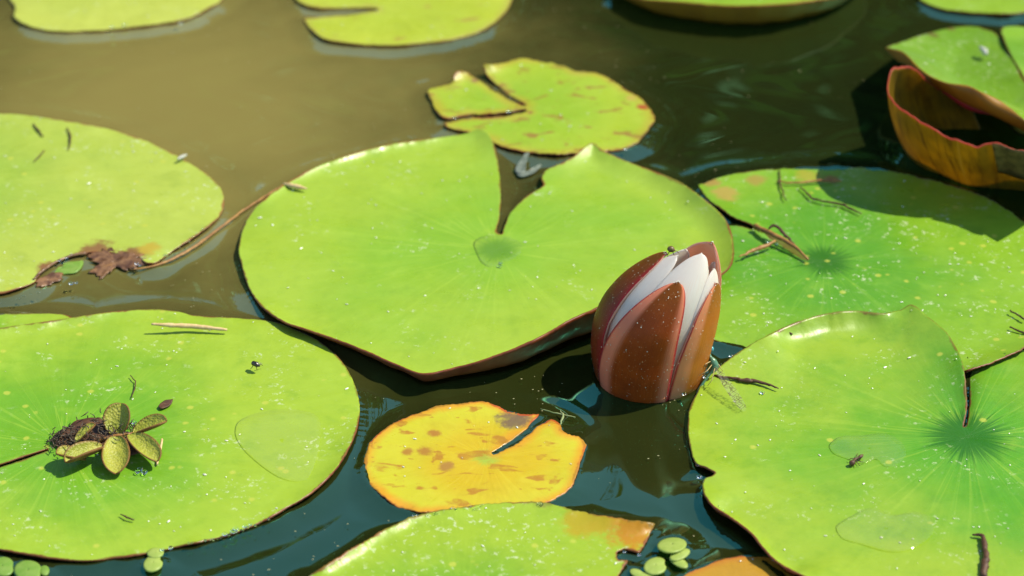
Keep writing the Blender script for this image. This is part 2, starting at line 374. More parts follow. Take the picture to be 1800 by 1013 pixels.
mB = pad_mat('pad_green_spotted', G1, G2, ew=1.2, star=(0.06, 0.22, 0.012), star_r=0.07, spots=0.5, flakes=0.75, seed=2)
B = pad('green lily pad with pale spots carrying a small floating fern',
  [(85,789),(0,817),(-150,868),(-300,900),(-345,820),(-330,740),(-270,670),(-170,616),(-60,588,.0028,.0055),(0,578,.0028,.0055),(100,562,.0026,.0055),(200,548,.0016,.005),(270,543,0),(310,546),(340,553),(400,558),
   (480,566,-.001),(520,580,-.001),(560,600),(600,635),(625,680),(632,720),(625,760,.001),(600,810,.002),(560,855,.002),(500,895,.001),(430,930),(390,944),(330,957),(290,966),(240,975),(170,984),
   (130,985),(80,980),(0,967),(-100,945),(-220,935),(-290,922),(-150,874),(0,823),(85,793)], (112,784), [mB, UNDER], seed=2)
mB2 = pad_mat('pad_green_dull', G1, G2, ew=1.2, spots=0.1, flakes=0.6, blotch=0.5, seed=3)
pad('mostly hidden lily pad under the back edge of the pad with the fern',
  [(-200,560),(-100,552),(0,552),(70,551),(115,553),(130,560),(100,590),(0,640),(-150,640),(-260,600)], (-60,590), [mB2, UNDER], z0=.0014, seed=3, thick=.0006, w=.02)

mD = pad_mat('pad_green_pale', (0.35, 0.43, 0.06), (0.26, 0.38, 0.042), ew=1.4, edge=(0.25, 0.10, 0.03), spots=0.3, flakes=0.7, seed=4,
   patch=[(170,452,46,(0.20,0.085,0.035)), (235,455,34,(0.18,0.075,0.03)), (85,480,26,(0.19,0.07,0.03)), (262,446,26,(0.40,0.30,0.03))])
D = pad('pale green lily pad with a rotted brown hole in its edge',
  [(0,199),(50,203),(120,213),(190,226),(250,245),(300,268),(340,290),(370,311),(390,335),(394,358),(381,385),(350,411),(310,436),(288,452),(272,462),
   (255,461),(246,452),(225,447),(205,444),(185,443),(175,442),(155,443),(135,448),(112,456),(92,466),(76,478),(66,488),(60,497),(30,508),(0,517),(-60,521),(-150,500),(-260,450),
   (-310,375),(-170,340),(-310,335),(-300,310),(-240,250),(-150,215),(-60,201)], (-110,330), [mD, UNDER], seed=4)
mE = pad_mat('pad_green_torn', (0.31, 0.41, 0.028), (0.24, 0.38, 0.022), ew=1.5, edge=(0.28, 0.07, 0.02), warm=(0.36, 0.33, 0.03), warm_w=8, blotch=0.85, blotch_col=(0.26,0.15,0.03), seed=5,
   patch=[(1130,196,14,(0.34,0.06,0.02)), (932,208,9,(0.22,0.08,0.03)), (1110,180,16,(0.42,0.32,0.06)), (835,152,11,(0.25,0.14,0.05))])
pad('small torn lily pad split by two slits, alone in open water',
  [(926,184),(895,166),(872,149),(855,131,.001),(850,113,.004),(862,115,.004),(890,110),(918,104),(950,108),(990,116),(1010,125),(1045,128),(1080,143),(1100,157),(1125,171),(1143,190),(1151,205),
   (1144,222),(1130,240),(1105,258),(1080,264),(1040,268),(1000,271),(960,271),(920,267),(885,258),(860,245),(840,236),(810,231),(790,226),(781,218),(800,214),(830,208),(870,206),(900,203),(926,197),
   (924,193),(900,196),(870,199),(840,201),(810,204),(785,208),(774,203),(765,190),(757,175),(752,160,.001),(760,154,.001),(785,150),(797,143,.001),(800,129,.004),(808,125,.004),(822,130,.002),(845,145),(870,161),(900,176),(922,187)],
  (940,191), [mE, UNDER], seed=5, w=.008, step=3, jit=1.6)
mF = pad_mat('pad_green_far', (0.40, 0.45, 0.07), (0.35, 0.42, 0.06), ew=1.4, edge=(0.30, 0.25, 0.06), spots=0.05, flakes=0.3, seed=6)
pad('rounded pale lily pad with a plain front edge floating apart from the others',
  [(18,0),(26,13),(24,30),(37,40),(67,50),(117,55),(188,52),(268,43),(330,33),(362,17),(386,3),(402,-22),(400,-60),(340,-110),(220,-138),(90,-120),(20,-70),(5,-30)], (190,-42), [mF, UNDER], seed=6)
mG = pad_mat('pad_green_far_notched', (0.38, 0.44, 0.035), (0.33, 0.41, 0.03), ew=1.4, edge=(0.32, 0.22, 0.04), blotch=0.45, blotch_col=(0.32,0.22,0.05), warm=(0.36,0.36,0.05), warm_w=6, seed=7)
pad('pale yellow green lily pad with its open notch pointing sideways over open water',
  [(523,2),(545,12),(575,15),(620,15),(664,15),(664,19),(620,26),(575,29),(533,33),(545,50),(570,69),(620,77),(680,80),(740,77),(800,68),(850,52),(880,30),(895,10),(900,-15),(880,-45),(820,-70),
   (740,-85),(650,-80),(570,-55),(530,-25),(518,-8)], (690,14), [mG, UNDER], seed=7)
mH = pad_mat('pad_green_deep', (0.22, 0.36, 0.022), (0.16, 0.30, 0.016), ew=1.4, spots=0.1, flakes=0.3, seed=8)
pad('lily pad with raised orange brown front margin mirrored in dark water',
  [(1070,-22,.004),(1130,-3,.010,.009),(1200,3,.014,.010),(1290,9,.016,.011),(1370,7,.016,.011),(1440,-1,.014,.010),(1500,-16,.010,.009),(1530,-45,.004),(1500,-110),(1380,-150),(1230,-155),(1110,-120),(1055,-60)],
  (1290,-70), [mH, UNDER_OCHRE], seed=8)
pad('bright green lily pad partly seen beyond the curled leaf',
  [(1612,-10),(1622,2),(1650,13),(1700,21),(1760,24),(1800,21),(1840,8),(1872,-20),(1860,-70),(1760,-100),(1660,-80),(1612,-35)], (1740,-35), [mH, UNDER], seed=9)

# the pair at the right: a sloping leaf with a folded-under margin, and a leaf curled into a cup before it
mJ = pad_mat('pad_green_scurfy', (0.19, 0.33, 0.018), (0.13, 0.27, 0.014), ew=0.9, spots=0.0, flakes=1.1, seed=10,
   patch=[(1640,75,15,(0.12,0.10,0.02)), (1795,140,22,(0.20,0.09,0.02)), (1672,62,9,(0.14,0.10,0.02))])
Jrim = [(1557,84,.022),(1588,92,.030),(1614,119,.036),(1636,135,.039),(1664,146,.041),(1702,151,.042),(1727,163,.042),(1759,179,.038),(1784,198,.035),(1812,222,.032),(1850,250,.030)]
J = pad('scurfy green lily pad sloping up to an orange folded margin behind the curled leaf',
  [(x, y, h, .09) for x, y, h in Jrim] + [(1900,230,.03,.08),(1890,190,.02,.08),(1830,165,.016,.06),(1805,150,.014,.06),(1787,118,.009,.05),(1768,84,.004,.04),(1750,60,.002,.03),(1720,49,.001,.03),(1690,47,0,.03),(1650,54,0,.03),(1610,65,.004,.05),(1580,75,.012,.06)],
  (1740,120), [mJ, UNDER_OCHRE], z0=.004, seed=10, w=.05, pw=1.15)
Jlow = [(1557,88,.018),(1579,107,.024),(1607,122,.029),(1642,149,.031),(1664,162,.032),(1702,184,.031),(1734,197,.031),(1765,212,.028),(1797,228,.025),(1822,244,.022),(1856,268,.02)]
def folded_margin():
    a = cr([tuple(at(x, y, .004 + h)) for x, y, h in Jrim], 90); b = cr([tuple(at(x, y, .004 + h)) for x, y, h in Jlow], 90)
    rows = []
    for s in np.linspace(0, 1, 9):
        p = a * (1 - s) + b * s
        p[:, 2] += 0.0012 * math.sin(s * math.pi) ; p[:, 1] -= 0.0030 * math.sin(s * math.pi)
        rows.append(p)
    o = grid_mesh('folded_margin', np.array(rows), UNDER_OCHRE); solid(o, .0008, 0)
    recentre(o); o.parent = J; o.location = o.location - J.location
    return o
folded_margin()
mK = pad_mat('pad_green_smooth', (0.18, 0.34, 0.02), (0.12, 0.27, 0.015), ew=1.2, edge=(0.10,0.05,0.015), flakes=0.3, seed=11)
pad('narrow green lily pad tucked behind the scurfy sloping pad',
  [(1760,50,.004),(1775,46,.003),(1800,47,.002),(1850,58),(1890,100),(1890,160,.004),(1850,175,.012),(1815,160,.014),(1795,128,.010),(1775,92,.006),(1764,70,.005)], (1830,110,), [mK, UNDER], z0=.005, seed=11, w=.03, pw=1.2)

def curled_leaf():
    rim = [(1700,178,.022),(1668,160,.029),(1640,147,.037),(1612,121,.048),(1585,119,.051),(1569,133,.051),(1566,155,.051),(1577,176,.050),(1600,199,.049),(1640,222,.046),(1685,243,.043),(1710,252,.041),(1735,249,.042),(1770,255,.042),(1800,264,.042),(1860,288,.042)]
    base = [(1730,250,0),(1700,248,0),(1668,246,0),(1640,244,0),(1618,252,0),(1602,268,0),(1600,283,0),(1606,292,0),(1622,302,0),(1650,315,0),(1680,327,0),(1703,335,0),(1735,340,0),(1770,343,0),(1800,345,0),(1860,352,0)]
    n = 170
    a = cr([tuple(at(*p)) for p in rim], n); b = cr([tuple(at(x, y, -.006)) for x, y, z in base], n)
    cx, cy = at(1720, 270)[:2]
    rows = []
    for s in np.linspace(0, 1, 22):
        p = b * (1 - s) + a * s
        out = p[:, :2] - np.array([cx, cy]); out /= np.linalg.norm(out, axis=1)[:, None]
        bulge = 0.0045 * math.sin(s * math.pi * 0.85)
        p[:, :2] += out * bulge
        p[:, 0] += 0.0006 * np.sin(np.arange(n) * 0.19 + s * 2)
        p[:, 2] += s ** 3 * np.array([0.0018 * mnoise.noise(Vector((k_ * 0.09, 3, 0))) + 0.0007 * mnoise.noise(Vector((k_ * 0.33, 7, 0))) for k_ in range(n)])
        p[:, 1] += s * s * np.array([0.0016 * mnoise.noise(Vector((k_ * 0.12, 11, s))) for k_ in range(n)])
        rows.append(p)
    P = np.array(rows)
    s = np.broadcast_to(np.linspace(0, 1, 22)[:, None], P.shape[:2]).copy()
    u = np.broadcast_to(np.linspace(0, 1, n)[None, :], P.shape[:2]).copy()
    g = NT('curled_leaf_ochre'); oc = g.coord(); nz = g.noise(oc, 55, 4); up = g.attr('up'); al = g.attr('along')
    col = g.mix(g.ramp(nz, 0.35, 0.68), (0.42, 0.26, 0.014), (0.30, 0.19, 0.014))
    vein = g.noise(g.n.new('ShaderNodeCombineXYZ').outputs[0], 1) 
    cx_ = g.n.new('ShaderNodeCombineXYZ'); g.l.new(al, cx_.inputs[0]); g.l.new(g.math('MULTIPLY', up, 0.04), cx_.inputs[1])
    vs = g.noise(cx_.outputs[0], 60, 3, 0.6)
    col = g.mix(g.ramp(vs, 0.46, 0.70, 0, 0.65), col, (0.15, 0.075, 0.010))
    rib = g.math('ABSOLUTE', g.math('SUBTRACT', al, g.math('ADD', 0.70, g.math('MULTIPLY', up, 0.012))))
    col = g.mix(g.ramp(rib, 0.002, 0.005, 0.8, 0), col, (0.42, 0.28, 0.04))
    col = g.mix(g.ramp(g.noise(oc, 26, 3), 0.5, 0.75, 0, 0.35), col, (0.14, 0.12, 0.02))
    col = g.mix(g.ramp(up, 0.972, 0.99), col, (0.62, 0.12, 0.07))
    g.set(g.p.inputs['Base Color'], col); g.p.inputs['Roughness'].default_value = 0.42; g.bump(g.math('ADD', vs, nz), 0.4, 0.0006); g.translucent(col, 0.6)
    o = grid_mesh('curled_leaf', P, g.m, attrs={'up': s, 'along': u}); recentre(o); solid(o, .0005, 0)
    tag(o, 'ochre brown lily leaf curled up into an open cup with a pink rim', 'lily leaf')
    # dry membrane stuck on the outer wall
    mem = simple('dry_membrane', (0.34, 0.22, 0.08), (0.12, 0.075, 0.03), 170, 0.45, 0.5, 0.45, 0.8, 0.0012)
    q = []
    for k, sv in enumerate(np.linspace(0, 1, 8)):
        rowA = []
        for tv in np.linspace(0, 1, 12):
            i = int(np.interp(tv, [0, 1], [int(n * .795), n - 10])); j = 21 - sv * 10.5
            j0 = int(j); f = j - j0; p = P[j0, i] * (1 - f) + P[min(j0 + 1, 21), i] * f
            rowA.append(p + np.array([0, -0.0014 - 0.0006 * math.sin(tv * 9 + sv * 4), 0.0003 - 0.002 * sv * tv]))
        q.append(rowA)
    m = grid_mesh('dry_membrane', np.array(q), mem); recentre(m); solid(m, .0003, 0); m.parent = o; m.location = m.location - o.location
    CONTOURS.extend((x, y) for x, y in P[3, :, :2])
    return o
CUP = curled_leaf()
# faded pink petal caught inside the cup
def pink_petal():
    m = simple('faded_pink_petal', (0.42, 0.035, 0.07), (0.30, 0.02, 0.05), 120, 0.45, 0.5, 0.4)
    a = cr([tuple(at(x, y, h)) for x, y, h in [(1655,156,.034),(1675,166,.034),(1705,184,.031),(1740,196,.029)]], 24)
    rows = []
    for s in np.linspace(-1, 1, 7):
        p = a.copy(); wv = 0.0036 * np.sin(np.linspace(0.15, 2.95, 24)); p[:, 2] += s * wv; p[:, 1] -= 0.004 * (1 - s * s)
        rows.append(p)
    o = grid_mesh('pink_petal', np.array(rows), m); recentre(o); solid(o, .0006, 0)
    tag(o, 'faded pink petal caught inside the curled ochre leaf', 'petal')
pink_petal()

mC = pad_mat('pad_green_old', (0.20, 0.36, 0.018), (0.085, 0.27, 0.012), ew=1.2, edge=(0.12,0.035,0.012), star=(0.025, 0.125, 0.003), star_r=0.16, spots=0.7, flakes=1.0, seed=12,
   patch=[(1275,345,34,(0.36,0.27,0.05)), (1330,322,24,(0.30,0.24,0.04)), (1250,325,26,(0.34,0.22,0.05)), (1420,312,28,(0.30,0.30,0.03)), (1460,318,18,(0.30,0.17,0.03))])
C = pad('weathered green lily pad with yellow specks and browned tear between bud and curled leaf',
  [(1420,455),(1395,432),(1370,416,.001),(1345,405,.002),(1320,394,.002),(1280,376,.002),(1245,350,.001),(1226,327),(1250,317),(1290,307),(1340,300),(1400,296),(1475,293),(1540,297),(1600,308),(1670,326),
   (1730,347,.001),(1770,370,.001),(1800,392,.001),(1850,440),(1875,500),(1855,570,.003),(1800,611,.004),(1750,633,.005),(1700,649,.005,.006),(1680,655,-.0005),(1600,655,-.0005),(1500,650),(1400,640),(1300,613),(1262,600),(1200,560),(1180,500),
   (1200,450),(1235,412),(1285,396),(1340,409,.0),(1385,440),(1416,458)], (1448,460), [mC, UNDER], z0=.0016, thick=.0007, seed=12, w=.02, jit=1.6)
mL = pad_mat('pad_green_star', (0.265, 0.385, 0.024), (0.085, 0.29, 0.012), ew=1.2, edge=(0.15,0.05,0.015), star=(0.018, 0.125, 0.003), star_r=0.18, spots=0.12, flakes=0.4, seed=13)
Lp = pad('large green lily pad beside the flower bud with a dark green star at its centre',
  [(1694,750,.001),(1699,715,.003),(1698,680,.005),(1692,640,.0065),(1680,610,.007),(1660,580,.007),(1630,555,.0075),(1603,535,.008),(1582,545,.006),(1550,551,.006,.009),(1510,547,.0068,.009),(1470,548,.007,.009),(1420,560,.0068,.009),(1370,580,.0062,.009),
   (1330,600,.005),(1290,625,.004),(1265,645,.002),(1240,665,.001),(1225,690,0),(1212,720),(1209,755),(1214,790),(1224,815,.001),(1240,821,.001),(1257,831,.001),(1250,838,.001),(1238,842,.001),(1235,860,.002),(1250,885,.004,.006),(1280,905,.005,.006),
   (1320,935,.005,.006),(1345,965,.005,.006),(1365,985,.004,.006),(1400,1005,.004,.006),(1430,1020,.003),(1520,1060),(1650,1090),(1780,1090),(1900,1060),(2000,1000),(2060,900),(2050,800),(2000,720),(1920,660),(1850,625,-.003,.03),(1790,612,-.003,.03),
   (1740,612,-.003,.03),(1715,630,-.003,.03),(1704,655,-.003,.02),(1704,700,-.001,.01),(1699,748)], (1700,770), [mL, UNDER], z0=.0036, seed=13, w=.04)
mY = pad_mat('pad_yellow', (0.46, 0.43, 0.020), (0.48, 0.34, 0.010), ew=1.6, edge=(0.40,0.07,0.012), star=(0.30, 0.40, 0.04), star_r=0.16, warm=(0.55, 0.25, 0.015), warm_w=6, blotch=0.85, blotch_col=(0.36,0.17,0.015), trans=0.08, seed=14,
   patch=[(905,745,30,(0.14,0.09,0.055)), (765,768,15,(0.33,0.14,0.02)), (750,800,16,(0.33,0.15,0.02)), (785,826,15,(0.32,0.16,0.03)), (715,800,12,(0.33,0.15,0.02))])
Y = pad('small yellow lily pad with brown blotches and a red edge',
  [(863,795),(885,783),(912,765),(930,748),(948,728),(920,728),(895,722),(870,711),(850,706),(810,710),(765,715),(730,728),(690,745),(660,768),(645,790),(638,820),(643,842),(660,862),(680,877),(694,889),(720,897),(742,901),(770,900),
   (850,899),(910,895),(955,885),(990,870),(1005,855),(1014,830),(1025,800),(1030,782),(1020,770),(992,761),(983,747),(973,739),(955,745),(935,758),(915,775),(895,787),(868,799)], (855,804), [mY, UNDER], z0=.0018, seed=14, step=3, thick=.0008, jit=1.6)
mM = pad_mat('pad_green_scuffed', (0.27, 0.39, 0.02), (0.14, 0.31, 0.014), ew=1.3, edge=(0.20,0.06,0.015), spots=0.7, flakes=1.7, seed=15,
   patch=[(1110,932,70,(0.42,0.17,0.004)), (1040,925,52,(0.36,0.28,0.008)), (960,893,26,(0.20,0.22,0.03)), (1148,918,16,(0.42,0.14,0.03))])
M = pad('scuffed green lily pad with an orange torn tip overlapping the yellow pad',
  [(540,1018),(570,995,.0026,.0055),(620,965,.003,.0055),(680,930,.003,.0055),(730,908,.0022,.005),(790,895,.0015),(850,886,.0015),(920,882,.0015),(960,884,.0015),(1000,895,.0015),(1050,905,.002),(1100,912,.003),(1140,916,.004),(1151,919,.003),(1143,936,.001),
   (1131,960),(1124,969),(1108,966),(1092,965),(1083,971),(1088,984),(1105,984),(1095,1000),(1085,1020),(1100,1080),(1060,1150),(900,1190),(720,1180),(580,1130),(515,1060)], (810,1075), [mM, UNDER], z0=.0028, seed=15, w=.012, jit=1.6)
mN = pad_mat('pad_orange', (0.42, 0.22, 0.012), (0.36, 0.20, 0.012), ew=1.6, edge=(0.32,0.08,0.015), warm=(0.42,0.15,0.012), warm_w=5, blotch=0.3, seed=16)
pad('orange yellow lily pad emerging from under the large star pad',
  [(1185,1018),(1230,996),(1270,983),(1320,976),(1350,978),(1372,990),(1402,1012),(1445,1060),(1380,1120),(1260,1120),(1180,1060)], (1310,1050), [mN, UNDER], z0=.0014, seed=16, thick=.0007)

# ------------------------------------------------------------------ the flower bud
PXB = 3850.0
BUD0 = at(1141, 657, 0.0); BH = 0.0685
_zn = np.array([-.3, -.2, -.1, 0, .2, .4, .55, .7, .8, .9, 1.0, 1.06, 1.2]); _rr = np.array([.5, 1.4, 2.05, 2.42, 2.68, 2.76, 2.66, 2.32, 1.95, 1.42, .74, .25, .2]) / 100
_t = np.linspace(-.3, 1.2, 400); _p = np.interp(_t, _zn, _rr); _p = np.convolve(np.pad(_p, 14, mode='edge'), np.ones(29) / 29, 'valid')
def bud_pt(zn, phi, k=1.0, off=0.0):
    r = np.interp(zn, _t, _p) * k + off
    xc = 0.0205 * max(zn, 0) ** 2.6
    return np.array([BUD0.x + xc + r * math.sin(phi), BUD0.y - r * math.cos(phi), BH * zn])
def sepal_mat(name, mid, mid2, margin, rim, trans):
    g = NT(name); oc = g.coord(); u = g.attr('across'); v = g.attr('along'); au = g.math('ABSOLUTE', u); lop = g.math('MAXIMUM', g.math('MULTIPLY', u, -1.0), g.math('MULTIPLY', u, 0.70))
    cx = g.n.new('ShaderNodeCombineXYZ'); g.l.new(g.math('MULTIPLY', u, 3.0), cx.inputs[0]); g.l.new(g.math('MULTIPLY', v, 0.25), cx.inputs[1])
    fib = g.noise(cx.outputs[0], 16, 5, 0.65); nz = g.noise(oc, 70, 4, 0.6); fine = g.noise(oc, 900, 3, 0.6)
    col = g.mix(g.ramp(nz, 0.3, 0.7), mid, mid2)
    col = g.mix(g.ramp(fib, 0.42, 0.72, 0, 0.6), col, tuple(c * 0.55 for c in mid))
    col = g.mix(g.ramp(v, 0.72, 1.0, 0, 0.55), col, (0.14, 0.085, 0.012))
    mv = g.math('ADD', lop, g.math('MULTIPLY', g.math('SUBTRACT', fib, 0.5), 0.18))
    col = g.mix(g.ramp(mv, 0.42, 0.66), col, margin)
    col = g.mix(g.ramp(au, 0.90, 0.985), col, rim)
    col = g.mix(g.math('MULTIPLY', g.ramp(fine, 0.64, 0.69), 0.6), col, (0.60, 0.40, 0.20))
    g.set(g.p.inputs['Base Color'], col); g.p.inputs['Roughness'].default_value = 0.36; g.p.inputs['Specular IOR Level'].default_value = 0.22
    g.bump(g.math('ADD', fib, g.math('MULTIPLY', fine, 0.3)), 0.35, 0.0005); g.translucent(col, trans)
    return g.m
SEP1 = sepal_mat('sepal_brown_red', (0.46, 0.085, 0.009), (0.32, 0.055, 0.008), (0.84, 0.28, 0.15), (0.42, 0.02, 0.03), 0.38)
SEP2 = sepal_mat('sepal_orange_lit', (0.70, 0.25, 0.03), (0.60, 0.18, 0.022), (0.84, 0.33, 0.15), (0.50, 0.05, 0.04), 0.42)  # brighter copy: the sun on this sepal is put into its colour
SEP3 = sepal_mat('sepal_dark_red_shaded', (0.30, 0.042, 0.010), (0.21, 0.052, 0.012), (0.30, 0.03, 0.02), (0.40, 0.02, 0.03), 0.3)  # darker copy: the shade on this side is put into the colour
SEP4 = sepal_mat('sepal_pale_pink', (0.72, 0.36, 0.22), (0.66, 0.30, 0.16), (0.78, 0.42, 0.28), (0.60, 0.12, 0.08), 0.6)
SEPIN = simple('sepal_inside_pink', (0.74, 0.46, 0.34), (0.80, 0.54, 0.42), 90, 0.45, 0.3, 0.45)
def petal_mat():
    g = NT('petal_white'); u = g.attr('across'); v = g.attr('along')
    cx = g.n.new('ShaderNodeCombineXYZ'); g.l.new(g.math('MULTIPLY', u, 2.0), cx.inputs[0]); g.l.new(g.math('MULTIPLY', v, 0.3), cx.inputs[1])
    fib = g.noise(cx.outputs[0], 22, 4, 0.65)
    col = g.mix(g.ramp(fib, 0.4, 0.7), (0.90, 0.86, 0.78), (0.90, 0.80, 0.70)); col = g.mix(g.ramp(v, 0.35, 0.75, 0.7, 0), col, (0.72, 0.40, 0.30))
    g.set(g.p.inputs['Base Color'], col); g.p.inputs['Roughness'].default_value = 0.4; g.bump(fib, 0.25, 0.0006); g.translucent(col, 0.5); return g.m
PETAL = petal_mat()
BUD = empty('water_lily_bud', (BUD0.x, BUD0.y, 0))
def sepal(name, phi, half, tip, k, off, mats, v0=-.22, tw=0.0, lean=0.0, blunt=3.2, nu=25, nv=44, thick=.0016, parent=BUD, out=0.0):
    P = np.zeros((nv, nu, 3)); U = np.zeros((nv, nu)); Vv = np.zeros((nv, nu))
    for i in range(nv):
        v = 1 - (1 - i / (nv - 1)) ** 1.25
        zn = v0 + (tip - v0) * v
        wd = half * (1 - v ** blunt) ** 0.62 * (0.80 + 0.2 * math.sin(min(1, v / 0.55) * math.pi / 2)) / 100 + 0.0005
        for j in range(nu):
            u = -1 + 2 * j / (nu - 1)
            r = np.interp(zn, _t, _p) * k + off
            a = u * wd / max(r, 0.007)
            p = bud_pt(zn - 0.012 * u * u * v, phi + a + tw * v, k, off + out * max(0, v - 0.6) ** 2 - 0.0009 * abs(u) ** 3)
            P[i, j] = p; U[i, j] = u; Vv[i, j] = v
    o = grid_mesh(name, P, mats, attrs={'across': U, 'along': Vv})
    tot = sum((Vector((p.center.x - BUD0.x - 0.0205 * max(p.center.z / BH, 0) ** 2.6, p.center.y - BUD0.y, 0))).dot(p.normal) for p in o.data.polygons)
    if tot < 0: o.data.flip_normals()
    solid(o, thick, -1.0, 1 if isinstance(mats, list) and len(mats) > 1 else 0)
    o.parent = parent; o.matrix_parent_inverse = Matrix.Translation(-Vector(parent.location))
    return o
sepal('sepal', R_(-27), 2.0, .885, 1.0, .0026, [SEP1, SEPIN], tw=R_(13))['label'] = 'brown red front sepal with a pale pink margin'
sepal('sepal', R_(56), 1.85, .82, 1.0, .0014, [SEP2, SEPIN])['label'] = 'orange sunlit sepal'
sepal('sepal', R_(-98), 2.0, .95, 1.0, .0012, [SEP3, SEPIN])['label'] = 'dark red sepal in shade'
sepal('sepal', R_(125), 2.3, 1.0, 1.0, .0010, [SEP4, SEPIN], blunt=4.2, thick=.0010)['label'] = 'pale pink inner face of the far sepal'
for k, (ph, hf, tp, kk) in enumerate([(4, 2.25, 1.01, .96), (58, 1.75, .90, .99), (-66, 1.7, .97, .93), (95, 1.6, .88, .92), (-140, 1.5, .88, .88), (175, 1.5, .88, .86),
                                      (70, 1.3, .86, .74), (10, 1.2, .86, .70), (125, 1.2, .86, .70), (-95, 1.2, .86, .70)]):
    sepal('petal', R_(ph), hf, tp, kk, 0.0, [PETAL], v0=-.1, nu=19, nv=48, thick=.0008, blunt=2.7)
stm = simple('bud_stalk', (0.10, 0.05, 0.015), (0.14, 0.06, 0.02), 90, 0.5)
tube('stalk', [(BUD0.x, BUD0.y, -.012), (BUD0.x - .004, BUD0.y + .004, -.06), (BUD0.x - .015, BUD0.y + .02, -.16), (BUD0.x - .02, BUD0.y + .04, -.45)], [.006, .0045, .004, .004], stm, BUD, 12)
tag(BUD, 'half open water lily bud, brown red sepals around white petals', 'water lily')
CONTOURS.extend((BUD0.x + .0272 * math.cos(a), BUD0.y + .0272 * math.sin(a)) for a in np.linspace(0, 6.283, 160))

# ------------------------------------------------------------------ ground, water, trees on the far bank
def ground():
    rr = np.concatenate([[0.01], np.linspace(0.5, 12, 40), np.geomspace(13, 420, 22)]); n = 120
    P = np.zeros((len(rr), n, 3))
    for i, r in enumerate(rr):
        for j in range(n):
            a = 2 * math.pi * j / n
            sh = 6.0 + 0.6 * mnoise.noise(Vector((math.cos(a) * 1.5, math.sin(a) * 1.5, 4)))
            z = -0.7 + 0.95 / (1 + math.exp(-(r - sh) * 2.2)) + (0.05 * mnoise.noise(Vector((r * math.cos(a), r * math.sin(a), 0))) if r > 7 else 0)
            P[i, j] = (r * math.cos(a), r * math.sin(a), z)
    m = simple('bank_soil_grass', (0.05, 0.075, 0.02), (0.09, 0.08, 0.035), 3, 0.9, 0.2)
    o = grid_mesh('ground', P, m, closed=True); o.data.flip_normals() if o.data.polygons[5].normal.z < 0 else None
    o['kind'] = 'structure'; o['label'] = 'grassy pond bank'
ground()
bark = simple('tree_bark', (0.06, 0.045, 0.03), (0.11, 0.085, 0.06), 12, 0.9, 0.2, bdist=0.02)
def leafmat(name, a, b):
    g = NT(name); r = g.n.new('ShaderNodeObjectInfo'); gp = g.n.new('ShaderNodeNewGeometry')
    col = g.mix(gp.outputs['Random Per Island'], a, b); g.set(g.p.inputs['Base Color'], col); g.p.inputs['Roughness'].default_value = 0.5; g.translucent(col, 0.35); return g.m
LDARK = leafmat('foliage_dark', (0.055, 0.085, 0.010), (0.09, 0.125, 0.016)); LLIGHT = leafmat('foliage_light', (0.11, 0.135, 0.022), (0.15, 0.15, 0.03))
LMID = leafmat('foliage_mid', (0.05, 0.10, 0.016), (0.085, 0.13, 0.022))
def tree(x, y, h, w, mat, label, seed):
    r = np.random.default_rng(seed); root = empty('pond_tree', (x, y, 0.1))
    V, F = [], []
    def add(v, f):
        b = len(V); V.extend(v); F.extend(tuple(i + b for i in q) for q in f)
    add(*tube_geo([(0, 0, -.25), (.05, 0, h * .3), (-.05, .04, h * .6), (0, 0, h * .92)], [.16, .12, .08, .02], 10))
    for k in range(9):
        a = r.uniform(0, 6.28); z = h * r.uniform(.15, .7); L = w * r.uniform(.5, .85)
        add(*tube_geo([(0, 0, z), (L * .5 * math.cos(a), L * .5 * math.sin(a), z + L * .35), (L * math.cos(a), L * math.sin(a), z + L * .5)], [.05, .035, .01], 6))
    mesh_obj('trunk', [Vector(v) + root.location for v in V], F, bark, root)
    ncl = 80; n = 16000
    cz = r.uniform(.05, 1, ncl) * h; ca = r.uniform(0, 6.28, ncl); cr_ = w * np.sqrt(np.clip(1 - ((cz / h - .38) / .66) ** 2, .03, 1)) * r.uniform(.35, 1, ncl)
    C3 = np.stack([cr_ * np.cos(ca), cr_ * np.sin(ca), cz], 1)
    idx = r.integers(0, ncl, n); p = C3[idx] + r.normal(0, 1, (n, 3)) * np.array([.30, .30, .26])
    p = p[p[:, 2] < h * 1.03]; n = len(p)
    a = r.normal(0, 1, (n, 3)); a /= np.linalg.norm(a, axis=1)[:, None]; b = np.cross(a, r.normal(0, 1, (n, 3))); b /= np.linalg.norm(b, axis=1)[:, None]
    s = r.uniform(.08, .17, n)[:, None]
    Q = np.stack([p - a * s * 1.3, p + b * s * .55, p + a * s * 1.3, p - b * s * .55], 1).reshape(-1, 3) + np.array(root.location)
    mesh_obj('crown', Q, np.arange(4 * n).reshape(-1, 4), mat, root, smooth=False)
    tag(root, label, 'tree', None)
